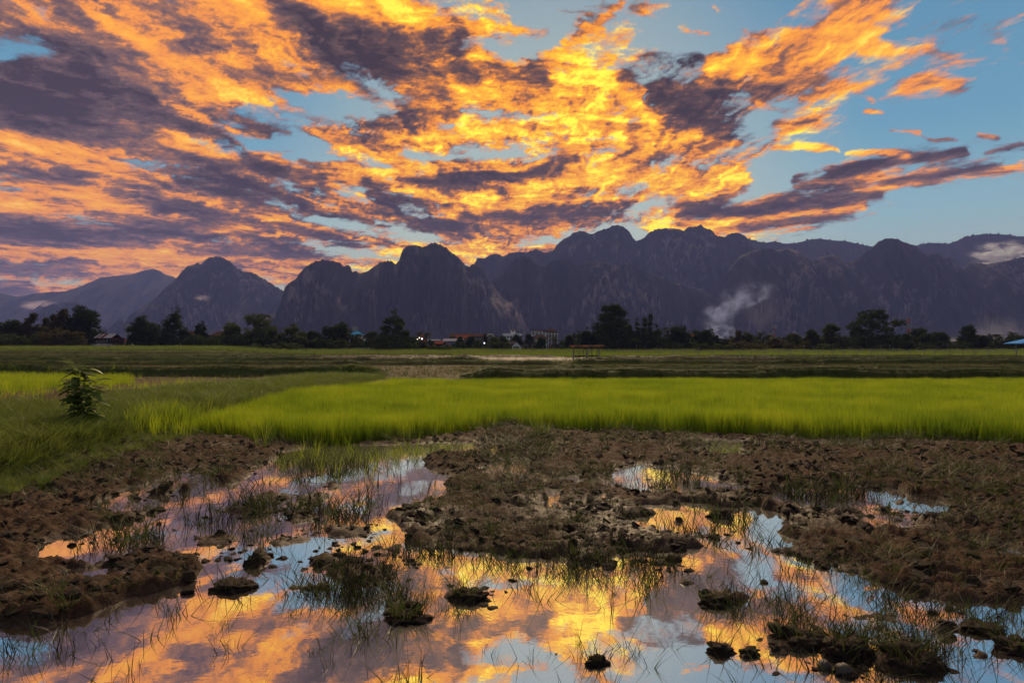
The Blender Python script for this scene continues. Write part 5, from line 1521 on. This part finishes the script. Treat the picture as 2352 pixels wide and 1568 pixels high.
# ------------------------------------------------------------------ the stilt hut
def stilt_hut():
    d = 196; s = d/F
    X = (236-1176)*s
    zg = H_EYE+(HZ-801)*s
    r = empty('stilt_hut', (X, d, zg)); tag(r, 'wooden stilt hut with a patched rusty tin roof beside the big dense tree', 'hut')
    def z(py): return H_EYE+(HZ-py)*s-zg
    def x(px): return (px-236)*s
    zf, ze, zr = z(787.5), z(776), z(766)
    f = MB(); f.box((x(214), 0, zf-.15), (x(267), 4.2, zf)); f.build('floor', M_WOOD, r)
    for px in (217.5, 232, 244, 256, 267):
        for y in (.15, 4.0):
            m = MB(); m.tube([(x(px), y, -.4), (x(px)+.02, y, zf)], .085, 6); m.build('stilt', M_PALEW, r)
    for px in (218, 232, 250, 266):
        for y in (.15, 4.0):
            m = MB(); m.tube([(x(px), y, zf), (x(px), y, ze+.1)], .07, 6); m.build('post', M_WOOD, r)
    # railing slats along the open front, plank wall at one end
    for k in range(16):
        px = 219+k*1.9
        m = MB(); m.box((x(px)-.07, -.02, zf), (x(px)+.07, .02, zf+.85)); m.build('rail_slat', M_PALEW if k % 3 else M_WOOD, r)
    for k in range(6):
        m = MB(); zz = zf+.02+k*.235; m.box((x(250), -.03-.006*(k % 2), zz), (x(267), .03, zz+.22)); m.build('plank', M_WOOD, r)
    for k in range(6):
        m = MB(); zz = zf+.02+k*.235; m.box((x(267)-.03, .04, zz), (x(267)+.03+.006*(k % 2), 4.1, zz+.22)); m.build('plank', M_WOOD, r)
    m = MB(); m.box((x(219), 4.0, zf), (x(250), 4.06, ze)); m.build('back_wall', M_WOOD, r)
    cols = [M_TIN, M_RUST, M_TIN, M_RUST, M_RUST, M_TIN, M_TIN, M_TIN, M_TIN]
    n = len(cols)
    for k in range(n):
        xa = x(219)+(x(259)-x(219))*k/n; xb = x(219)+(x(259)-x(219))*(k+1)/n+.05
        m = MB(); o = .012*(k % 2)
        m.slab([(xa-.15,-.7,ze+o),(xb-.15,-.7,ze+o),(xb,2.1,zr+o),(xa,2.1,zr+o)], .03); m.build('roof_sheet', cols[k], r)
        m = MB(); m.slab([(xb,5,ze+o),(xa,5,ze+o),(xa,2.1,zr+o),(xb,2.1,zr+o)], .03); m.build('roof_sheet', M_RUST, r)
    m = MB(); m.slab([(x(257),-.5,ze+.0),(x(271),-.5,ze-.5),(x(271),4.6,ze-.5),(x(257),4.6,ze+.2)], .04); m.build('side_roof', M_RUST, r)
    m = MB(); m.slab([(x(207),0,ze-.6),(x(219),0,ze-.1),(x(219),4.2,ze-.1),(x(207),4.2,ze-.6)], .04); m.build('side_roof', M_WOOD, r)
    m = MB()
    for dx in (0, .55): m.tube([(x(211)+dx,-1.2,-.2),(x(212)+dx,.0,zf)], .035, 5)
    for k in range(6): m.box((x(211)+.02*k, -1.2+.2*k-.02, .05+k*.27), (x(211)+.6+.02*k, -1.2+.2*k+.03, .09+k*.27))
    m.build('ladder', M_PALEW, r)
    m = MB(); m.box((x(207.5), 0, -.1), (x(208.2), .12, ze-.6)); m.build('post', M_WOOD, r)
    m = MB(); m.box((x(243), .3, zf+.4), (x(246), .45, zf+1.2)); m.build('cloth', M_TARP, r)
stilt_hut()

# ------------------------------------------------------------------ the open field shed
def field_shed():
    d = 98; s = d/F
    X = (1350-1176)*s
    r = empty('field_shed', (X, d, 0)); tag(r, 'open field shed with a sagging thin roof on concrete and wooden posts', 'shed')
    def x(px): return (px-1350)*s
    def z(py): return H_EYE+(HZ-py)*s
    posts = [(1317,825,M_CONC,.11,0),(1347,828,M_CONC,.12,.0),(1350.5,834,M_PALEW,.05,-.6),(1377,823,M_CONC,.09,.2),(1333.5,818,M_PALEW,.06,2.4),(1344,818,M_PALEW,.05,2.6),(1363.5,820,M_PALEW,.06,2.3),(1322,818,M_PALEW,.045,2.6),(1376,820,M_PALEW,.05,2.2)]
    for px, py, mt, w, y in posts:
        m = MB(); m.tube([(x(px), y, -.3), (x(px)+.01, y, z(796) if mt is not M_CONC else z(808 if px != 1377 else 796))], [w*1.1, w], 7); m.build('post', mt, r)
    for px in (1317, 1347):
        m = MB(); m.tube([(x(px)+.02, .05, z(809)), (x(px), .05, z(797))], .05, 6); m.build('post', M_PALEW, r)
    n = 8
    xs = np.linspace(1312, 1389, n+1)
    for k in range(n):
        za = z(797-.5*k*.35)+.02*(k % 2); dz = .06*math.sin(k*2.1)
        m = MB(); m.slab([(x(xs[k]),-.6,za+dz-.02*k*.5),(x(xs[k+1])+.06,-.6,za+dz),(x(xs[k+1])+.1,3.2,za+.30),(x(xs[k]),3.2,za+.28+dz)], .03)
        m.build('roof_sheet', M_WOOD if k % 3 else M_RUST, r)
    m = MB(); m.tube([(x(1313), .1, z(797)-.02), (x(1386), .1, z(795.5))], .045, 6); m.build('beam', M_WOOD, r)
    m = MB(); m.tube([(x(1313), 2.5, z(796)), (x(1386), 2.5, z(795))], .045, 6); m.build('beam', M_WOOD, r)
    m = MB(); m.tube([(x(1377), .15, z(800.5)), (x(1389), -.5, z(796.5))], .03, 5); m.build('brace', M_PALEW, r)
    m = MB(); m.box((x(1319), .2, z(819)), (x(1345), 2.2, z(816.5))); m.build('bench', M_WOOD, r)
    m = MB(); m.box((x(1350), .2, z(818)), (x(1377), 2.2, z(816))); m.build('bench', M_WOOD, r)
field_shed()

# ------------------------------------------------------------------ masts
def lattice_mast(label, px, top, base, dist, w, bands=False, panels=True):
    s = dist/F; H = (base-top)*s
    zg = float(ground_z(np.array([(px-1176)*s]), np.array([float(dist)]))[0])
    p = P(px, base, dist); low = p.z-zg; p.z = zg
    r = empty('radio_mast', p); tag(r, label, 'mast', 'radio masts over the village')
    W = w*s; H = H+low
    cs = [(-W/2,-W/2),(W/2,-W/2),(W/2,W/2),(-W/2,W/2)]
    nb = 6
    for b in range(nb):
        z0, z1 = H*b/nb, H*(b+1)/nb
        m = MB()
        for x, y in cs: m.tube([(x,y,z0),(x,y,z1)], max(.05, W*.05), 5)
        for k in range(2):
            za, zb = z0+(z1-z0)*k/2, z0+(z1-z0)*(k+1)/2
            for i in range(4):
                a, c = cs[i], cs[(i+1) % 4]
                m.tube([(*a, za), (*c, zb)], max(.05, W*.03), 4); m.tube([(*c, za), (*a, zb)], max(.05, W*.03), 4)
        m.build('mast_section', (M_MRED if b % 2 else M_MWHITE) if bands else M_STEEL, r)
    if panels:
        for k, (x, y) in enumerate(cs):
            for zz in (.78, .95):
                m = MB(); m.box((x*1.9-.14, y*1.9-.14, H*zz-.9), (x*1.9+.14, y*1.9+.14, H*zz+.5)); m.build('antenna_panel', M_MWHITE, r)
    m = MB(); m.tube([(0,0,H),(0,0,H*1.06)], .05, 5); m.build('rod', M_STEEL, r)
lattice_mast('thin lattice mast behind the stilt hut', 295, 746, 787, 260, 5)
lattice_mast('lattice mast with aerials beside the bright blue roof', 815.5, 750, 768, 300, 5)
lattice_mast('red and white banded lattice mast beyond the umbrella-shaped tree', 2086.5, 730, 768, 300, 3.8, bands=True)
def pole_mast(label, px, top, base, dist, rad, banded):
    s = dist/F
    zg = float(ground_z(np.array([(px-1176)*s]), np.array([float(dist)]))[0])
    p = P(px, base, dist); H = (base-top)*s+p.z-zg; p.z = zg
    r = empty('pole_mast', p); tag(r, label, 'mast', 'radio masts over the village')
    n = 7
    for k in range(n):
        m = MB(); m.tube([(0,0,H*.92*k/n),(0,0,H*.92*(k+1)/n)], rad*(1-.04*k), 8); m.build('pole_section', (M_MWHITE if k % 2 else M_MRED) if banded else M_STEEL, r)
    for a in range(3):
        t = a*2.09+.3; x, y = math.cos(t)*.75, math.sin(t)*.75
        m = MB(); m.tube([(0,0,H*.86),(x,y,H*.9)], .06, 5); m.tube([(x,y,H*.88),(x,y,H)], .14, 6); m.build('antenna_panel', M_STEEL, r)
pole_mast('red and white pole mast with a three-armed head near the yellow signboard', 1779, 746, 784, 262, .28, True)
pole_mast('slim grey mast standing before the sheer cliff', 680, 729, 760, 290, .12, False)
def signboard():
    d = 258; s = d/F; p = P(1770, 782, d)
    zg = float(ground_z(np.array([p.x]), np.array([float(d)]))[0]); low = p.z-zg; p.z = zg
    r = empty('signboard', p); tag(r, 'tall narrow yellow signboard tower beside the coconut palm', 'signboard')
    H = low + 16*s
    for k, (xa, xb, mt) in enumerate(((-.5,.05,M_STEEL),(.1,.42,M_YEL))):
        m = MB(); m.box((xa,0,low-1), (xb,.35,H-k*.2)); m.build('board', mt, r)
    for k in range(4):
        m = MB(); z = low+.5+k*.62; m.box((-.42,-.04,z),(-.03,0,z+.4)); m.build('panel', M_YEL if k in (2,3) else M_MWHITE, r)
    for x in (-.35, .3):
        m = MB(); m.tube([(x,.2,0),(x,.2,low-1)], .08, 6); m.build('leg', M_STEEL, r)
signboard()

# ------------------------------------------------------------------ fences
def fence(label, cols, d0, d1, base0, base1, h, mat, wires=3, brace=(), jitter=.06, seed=1, rad=.055, group='field fences'):
    """posts one by one, wires between them; cols are the picture columns of the posts along a line that recedes from d0 to d1"""
    r = np.random.default_rng(seed)
    n = len(cols); tops = []
    D = lambda c: d0+(d1-d0)*(c-cols[0])/(cols[-1]-cols[0])
    mid = D(cols[n//2]); xm = (cols[n//2]-1176)/F*mid
    root = empty('fence', (xm, mid, 0)); tag(root, label, 'fence', group)
    pts = []
    for k, c in enumerate(cols):
        d = D(c); X = (c-1176)/F*d
        z = float(ground_z(np.array([X]), np.array([d]))[0])
        hh = h*(1+r.normal(0, jitter)); lx = r.normal(0, .05); rr = rad*r.uniform(.8, 1.3)
        m = MB(); m.tube([(X-xm, d-mid, z-.3), (X-xm+lx*.6, d-mid, z+hh*.6), (X-xm+lx, d-mid, z+hh)], [rr*1.1, rr, rr*.9], 6); m.build('post', mat, root)
        pts.append((X-xm+lx, d-mid, z, hh))
        if k in brace:
            m = MB(); m.tube([(X-xm+lx, d-mid+.06, z+hh*.85), (X-xm+1.5, d-mid+.06, z)], .04, 5); m.build('brace', mat, root)
    for w in range(wires):
        m = MB()
        m.tube([(p[0], p[1]-.06, p[2]+p[3]*(.35+.55*w/max(1, wires-1))) for p in pts], .009, 4)
        m.build('wire', M_STEEL, root)
fence('long wire fence with grey posts in front of the bright grass', [1607+30.2*k+((k*37) % 7-3) for k in range(-3, 31)], 138, 139, 0, 0, 1.62, M_PALEW, 3, brace=(16,), seed=3)
fence('short leaning fence of thin sticks in front of the white house', [1100,1108,1117,1127,1131,1140,1149,1162,1168,1176,1190,1203,1214,1226,1236,1248,1259,1272,1283], 184, 186, 0, 0, 1.9, M_PALEW, 1, brace=(1, 9), jitter=.22, seed=5, rad=.05)
fence('stick fence running behind the open shed', [1304,1324,1338,1354,1364,1377,1384,1394,1403,1413,1422,1432,1441,1449,1455,1462,1470,1481,1491,1508,1519,1532,1540,1548,1556,1566,1583,1594,1601,1606], 160, 150, 0, 0, 1.75, M_PALEW, 1, brace=(25,), jitter=.22, seed=6, rad=.05)
fence('row of pale pickets between the clustered trees and the black pyramid tree', [788+3.6*k for k in range(21)], 206, 206, 0, 0, 1.1, M_WHITE, 1, seed=7, rad=.06)
fence('far fence of thin posts under the umbrella-shaped tree', [1780+22*k for k in range(26)], 166, 168, 0, 0, 1.9, M_PALEW, 2, jitter=.2, seed=8, rad=.05)

def gate_frame(label, x0, x1, top, d):
    s = d/F; p = P((x0+x1)/2, 806, d); p.z = float(ground_z(np.array([p.x]), np.array([float(d)]))[0])
    r = empty('gate_frame', p); tag(r, label, 'gate'); W = (x1-x0)*s/2; H = (HZ-top)*s+H_EYE-p.z
    for x in (-W, W):
        m = MB(); m.tube([(x,0,-.2),(x,0,H)], .06, 6); m.build('post', M_STEEL, r)
    m = MB(); m.tube([(-W-.1,0,H),(W+.1,0,H)], .05, 6); m.build('beam', M_STEEL, r)
gate_frame('bare pipe goal frame beneath the twin-topped spire tree', 1485, 1506, 785.5, 200)

# lamp post, flag stick, white pole, canopy
def lamp_post():
    d = 178; p = P(1294, 809, d); p.z = float(ground_z(np.array([p.x]), np.array([float(d)]))[0]); s = d/F
    r = empty('lamp_post', p); tag(r, 'bent lamp post standing beside the open shed', 'lamp post')
    H = (HZ-794)*s+H_EYE-p.z
    m = MB(); m.tube([(0,0,-.2),(0,0,H*.85),(-.2,0,H*.97),(-.7,0,H)], [.06,.05,.045,.04], 6); m.build('pole', M_PALEW, r)
    m = MB(); m.box((-1.0,-.1,H-.06),(-.6,.1,H+.03)); m.build('lamp_head', M_STEEL, r)
lamp_post()
def marker():
    d = 165; p = P(414, 817, d); p.z = float(ground_z(np.array([p.x]), np.array([float(d)]))[0]); s = d/F
    r = empty('marker_stick', p); tag(r, 'thin stick with a white rag standing alone in the far field', 'stick')
    m = MB(); m.tube([(0,0,-.2),(0,0,1.55)], .03, 6); m.build('stick', M_PALEW, r)
    c = MB(); c.slab([(-.16,-.02,1.0),(.14,-.02,1.05),(.16,.02,1.5),(-.1,.02,1.48)], .03); c.build('rag', M_MWHITE, r)
marker()
def white_pole():
    d = 208; p = P(802.6, 804, d); p.z = float(ground_z(np.array([p.x]), np.array([float(d)]))[0])
    r = empty('utility_pole', p); tag(r, 'pale utility pole before the drooping palms', 'pole'); H = H_EYE+(HZ-780)*d/F-p.z
    m = MB(); m.tube([(0,0,-.3),(0,0,H)], [.12,.08], 8); m.build('pole', M_WHITE, r)
    m = MB(); m.box((-.7,-.05,H-.35),(.7,.05,H-.25)); m.build('cross_arm', M_WOOD, r)
white_pole()
def canopy():
    d = 118; s = d/F; X = (2366-1176)*s
    zg = float(ground_z(np.array([X]), np.array([float(d)]))[0])
    r = empty('canopy_tent', (X, d, zg)); tag(r, 'bright blue canopy tent at the edge of the picture', 'tent')
    H = H_EYE+(HZ-788.6)*s; A = H_EYE+(HZ-775.5)*s; W = 41*s
    m = MB(); v = [(-W,-W*.7,H),(W,-W*.7,H),(W,W*.7,H),(-W,W*.7,H),(0,0,A)]
    m.add(v+[(-W,-W*.7,H-.12),(W,-W*.7,H-.12),(W,W*.7,H-.12),(-W,W*.7,H-.12)], [(0,1,4),(1,2,4),(2,3,4),(3,0,4),(5,6,1,0),(6,7,2,1),(7,8,3,2),(8,5,0,3)])
    m.build('canopy', M_TARP, r)
    for x in (-.30, .9):
        for y in (-.66, .66):
            m = MB(); m.tube([(x*W,y*W,-.3),(x*W,y*W,H+.1)], .05, 6); m.build('pole', M_STEEL, r)
canopy()
# ================================================================== NEAR THINGS: THE LEAFY WEED, STONES, NOTABLE CLODS, THE EARTH HEAP
M_LEAFB = foliage('weed_broad_leaf', [(.07,.115,.03), (.12,.18,.04), (.18,.235,.06)], trans=.45, rough=.45)
M_STEM = simple('green_stem', (.06,.075,.03), .7, .2)
M_STONE = simple('river_stone', (.055,.043,.032), .55, .4, .2, 9, bump=.25)
M_REDEARTH = simple('red_earth', (.20,.105,.06), .95, .1, .35, 7, bump=.8)

def broad_leaf(seed, L=1.0):
    r = np.random.default_rng(seed)
    V = []; Fq = []
    n = 7; dr = r.uniform(.25, .7); fold = r.uniform(.10, .25)
    prof = [.0, .30, .42, .40, .30, .16, .0]
    for k in range(n):
        t = k/(n-1); x = L*t; z = L*(.12*t-dr*t*t); w = prof[k]*L*.62
        wav = .02*L*math.sin(k*2.2+seed)
        V += [(x, -w, z+w*fold+wav), (x, 0, z), (x, w, z+w*fold-wav)]
    for k in range(n-1):
        a = 3*k
        Fq += [(a, a+1, a+4, a+3), (a+1, a+2, a+5, a+4)]
    me = bpy.data.meshes.new('leaf'); me.from_pydata(V, [], Fq); me.update(); me.validate()
    me.polygons.foreach_set('use_smooth', [True]*len(me.polygons)); me.materials.append(M_LEAFB)
    return me
LEAFM = [broad_leaf(k) for k in range(4)]

def leafy_weed():
    d = 9.8; X = (184-1176)/F*d
    z0 = float(ground_z(np.array([X]), np.array([d]))[0])
    r = np.random.default_rng(77)
    root = empty('leafy_weed', (X, d, z0)); tag(root, 'tall broad-leaved weed standing alone on the grassy bank', 'plant')
    def q(px, py, dy=0): p = P(px, py, d+dy); return (p.x-X, p.y-d, p.z-z0)
    stems = [[(0,0,-.05), q(186,910), q(181,870,.04), q(174,834,.02)],
             [(.03,0,-.05), q(196,925,-.05), q(212,898,-.08), q(224,868,-.06)],
             [(-.03,0,-.05), q(176,920,.05), q(164,895,.08), q(158,872,.1)],
             [(.02,-.05,-.05), q(200,942,-.1), q(214,930,-.12), q(226,918,-.12)]]
    stems.append([(-.05,.03,-.05), q(170,930,.05), q(156,905,.05), q(146,884,.05)])
    stems.append([(.0,.05,-.05), q(190,905,.08), q(196,862,.1), q(199,842,.1)])
    for si, pts in enumerate(stems):
        m = MB(); m.tube(pts, [.008,.007,.005,.002], 6); m.build('stem', M_STEM, root, True)
        pv = [Vector(p) for p in pts]
        nn = (44, 24, 20, 16, 16, 24)[si]
        for k in range(nn):
            t = .12 + .88*(k+.5)/nn
            f = t*(len(pv)-1); i = min(int(f), len(pv)-2); p = pv[i].lerp(pv[i+1], f-i)
            a = k*2.4+r.normal(0, .4)
            s = r.uniform(.19, .34)*(1.15-.55*t)*(1 if si == 0 else .85)
            o = bpy.data.objects.new('leaf', LEAFM[k % 4]); COL.objects.link(o); o.parent = root
            o.location = (p.x+.015*math.cos(a), p.y+.015*math.sin(a), p.z); o.scale = (s*1.15, s, s)
            o.rotation_euler = (r.normal(0, .25), r.uniform(-.35, .35)-.1*t, a)
leafy_weed()

def near_point(px, py, z=0.0):
    d = gdist(py, z); return Vector(((px-1176)/F*d, d, z))

def grass_tuft(parent, n, h, seed, mat, w=.006, spread=.08, lean=.5, bend=.6, z=0.0, off=(0,0)):
    o = blade_clump('grass', n, h*.4, h, w, spread, lean, bend, mat, seed, seg=4, droop=.2)
    COL.objects.link(o); o.parent = parent; o.location = (off[0], off[1], z)

CLODS = [ # label, px, py (at the water line), half width in picture units, height share, grass blades
 ('long wet clod, widest of the clods by the two round stones', 1826, 1468, 66, .42, 26),
 ('dark grass-topped clod right behind the two round stones', 1940, 1500, 58, .62, 46),
 ('broad clod with grass trailing over it, beside the two round stones on the far side', 2082, 1522, 62, .55, 60),
 ('low crumbling clod alone in the water under the orange reflection', 1656, 1496, 34, .5, 14),
 ('small dark clod beside the low crumbling one', 1718, 1500, 26, .5, 12),
 ('clod with stems sprouting from its top, near the picture bottom', 1370, 1522, 25, .75, 16),
 ('clod with long bent stems spreading out like a spider', 1072, 1374, 38, .55, 40),
 ('clod under a dense bright tuft in the middle puddle', 930, 1418, 48, .4, 90),
 ('tall round clod with a grass tuft on its crown', 585, 1296, 22, 1.0, 26),
 ('flat clod with broken stalks lying in the blue reflection', 530, 1350, 46, .35, 20),
 ('rounded lump at the tip of the mud bank with its own reflection', 118, 1426, 24, .8, 0),
 ('lump standing in the water off the mud bank corner', 430, 1362, 13, .7, 0),
 ('pair-like flat clod below the far mud bank with thin stalks', 1640, 1384, 40, .5, 24),
 ('small clod half sunk in the blue strip of water', 1546, 1286, 20, .5, 8),
 ('dark clod in the channel beside the upper pond', 1655, 1186, 28, .5, 18),
 ('flat muddy clod at the picture edge among trailing stems', 2262, 1446, 42, .35, 22),
 ('clod with wiry grass close to the picture edge', 2328, 1492, 40, .5, 40),
]
for k, (lb, px, py, hw, hs, nb) in enumerate(CLODS):
    p = near_point(px, py); s = hw/F*p.y
    root = empty('mud_clod', p); tag(root, lb, 'clod', 'clods standing out of the puddles')
    o = rough_lump('earth', M_CLOD, 400+k, 4, .9, .42, True); o.parent = root; o.scale = (s, s*.75, s*hs); o.location = (0, 0, s*hs*.12)
    if nb:
        grass_tuft(root, nb, max(.10, s*1.9), 500+k, M_WEED, .0055, s*.75, .6, .6, s*hs*.45)
        grass_tuft(root, nb//2, max(.12, s*2.2), 600+k, M_STRAW, .0038, s*.9, .9, .5, s*hs*.2)
for lb, px, py, rad in (('round brown stone at the foot of the grass-topped clod', 1893, 1533, 24), ('larger round stone, speckled and nearer the broad trailing clod', 1938, 1545, 31)):
    p = near_point(px, py); s = rad*.62/F*p.y
    o = rough_lump('stone', M_STONE, int(px), 4, .86, .10, True); o.location = (p.x, p.y, s*.35); o.scale = (s, s, s)
    o.data.polygons.foreach_set('use_smooth', [True]*len(o.data.polygons))
    tag(o, lb, 'stone')
def earth_heap():
    d = 17.6; X = (603-1176)/F*d; z = float(ground_z(np.array([X]), np.array([d]))[0])
    o = rough_lump('earth_heap', M_REDEARTH, 31, 4, .5, .25, True); s = 29/F*d
    o.location = (X, d, z); o.scale = (s, s*.7, s*.85); tag(o, 'bare heap of red earth lying on the grassy bank', 'earth heap')
earth_heap()

# ================================================================== SMOKE AND LOW CLOUD
def puff(name, label, x0, x1, y0, y1, dist, depth, build, col=(.9,.9,.95), dens=.1, scale=3.0, aniso=.2):
    a, b = P(x0, y1, dist), P(x1, y0, dist)
    c = (a+b)/2; hx, hz = (b.x-a.x)/2, (b.z-a.z)/2
    m = rough_lump(name, None, int(x0+y0), 3, 1.0, 0.0, True) if False else None
    bx = MB(); bx.box((-1,-1,-1),(1,1,1))
    t = NT(name)
    co = t.n('ShaderNodeTexCoord').outputs['Object']
    sp = t.n('ShaderNodeSeparateXYZ'); t.l(co, sp.inputs[0])
    d = build(t, co, sp.outputs[0], sp.outputs[1], sp.outputs[2])
    v = t.n('ShaderNodeVolumePrincipled'); v.inputs['Color'].default_value = (*col, 1); v.inputs['Anisotropy'].default_value = aniso
    t.l(t.math('MULTIPLY', d, dens), v.inputs['Density'])
    t.l(v.outputs[0], t.out.inputs['Volume'])
    o = bx.build(name, t.m); o.location = c; o.scale = (hx, depth, hz)
    tag(o, label, kind='stuff')
    return o

def plume(t, co, x, y, z):
    # a column that starts narrow, bends over and spreads as it climbs
    u = t.math('MULTIPLY', t.math('ADD', z, 1.0), .5)
    wv = t.noise(co, 1.6, 3, .55, col=True)
    off = t.n('ShaderNodeSeparateColor'); t.l(wv, off.inputs[0])
    xc = t.math('ADD', -.28, t.math('MULTIPLY', t.math('SINE', t.math('MULTIPLY', u, 5.2)), -.30))
    xc = t.math('ADD', xc, t.math('MULTIPLY', t.math('MULTIPLY', u, u), .62))
    dx = t.math('ADD', t.math('SUBTRACT', x, xc), t.math('MULTIPLY', t.math('SUBTRACT', off.outputs[0], .5), 1.1))
    dx = t.math('ADD', dx, t.math('MULTIPLY', t.math('SUBTRACT', 1.0, u), -.28))
    wd = t.math('ADD', .07, t.math('MULTIPLY', u, .80))
    r = t.math('ADD', t.math('POWER', t.math('ABSOLUTE', t.math('DIVIDE', dx, wd)), 2.0), t.math('MULTIPLY', t.math('MULTIPLY', y, y), 2.5))
    g = t.mrange(r, 1.0, .0)
    n = t.mrange(t.noise(co, 2.8, 7, .64, .5), .44, .72)
    top = t.mrange(u, 1.0, .72)
    return t.math('MULTIPLY', t.math('MULTIPLY', g, n), t.math('MULTIPLY', top, t.math('ADD', .35, t.math('MULTIPLY', t.math('SUBTRACT', 1.0, u), .9))))

def wisp(sc, lo, hi, stretch=(1,1,1)):
    def f(t, co, x, y, z):
        mp = t.n('ShaderNodeMapping'); mp.inputs['Scale'].default_value = stretch; t.l(co, mp.inputs[0])
        ln = t.n('ShaderNodeVectorMath', operation='LENGTH'); 
        wv = t.vmath('SCALE', t.vmath('SUBTRACT', t.noise(co, 1.7, 3, .5, col=True), (.5,.5,.5)), .9)
        t.l(t.vmath('ADD', co, wv), ln.inputs[0])
        g = t.mrange(ln.outputs['Value'], .95, .15)
        edge = t.mrange(t.math('MAXIMUM', t.math('ABSOLUTE', x), t.math('MAXIMUM', t.math('ABSOLUTE', y), t.math('ABSOLUTE', z))), 1.0, .8)
        n = t.mrange(t.noise(mp.outputs[0], sc, 7, .64, .5), lo, hi)
        return t.math('MULTIPLY', t.math('MULTIPLY', g, edge), n)
    return f
puff('smoke_plume', 'bluish white smoke rising from behind the trees', 1580, 1790, 640, 786, 300, 9, plume, (.50,.60,1.0), .50)
puff('smoke_drift', 'thin pinkish smoke drifting off beside the white plume', 1690, 1830, 655, 770, 330, 8, wisp(1.5, .44, .78, (1,1,.7)), (.62,.58,.80), .05)
puff('cloud_wisp', 'white torn cloud hanging on the far ridge', 2215, 2400, 546, 622, 2000, 55, wisp(2.2, .47, .62, (1,1,1.3)), (.84,.90,1.0), .12)
puff('cloud_wisp', 'small white cloud just below the torn one', 2140, 2206, 600, 638, 1960, 25, wisp(2.0, .43, .6, (1,1,1.5)), (.84,.88,1.0), .12)
puff('cloud_wisp', 'pink cloud lying behind the small wooded hill', 36, 150, 686, 716, 3500, 60, wisp(1.4, .36, .62, (1,1,1.2)), (1.0,.86,.88), .03)
puff('cloud_wisp', 'faint little cloud on the face of the lone dome mountain', 440, 492, 674, 692, 1900, 20, wisp(1.6, .40, .66, (1,1,1.5)), (.98,.90,.92), .035)
puff('smoke_drift', 'small smoke behind the low red roofs at the far side', 2176, 2210, 772, 792, 275, 3, wisp(1.4, .34, .66), (.9,.92,1.0), .25)
puff('smoke_drift', 'grey smoke haze low behind the last palms', 2190, 2400, 720, 800, 420, 14, wisp(1.2, .34, .8), (.85,.88,1.0), .03)
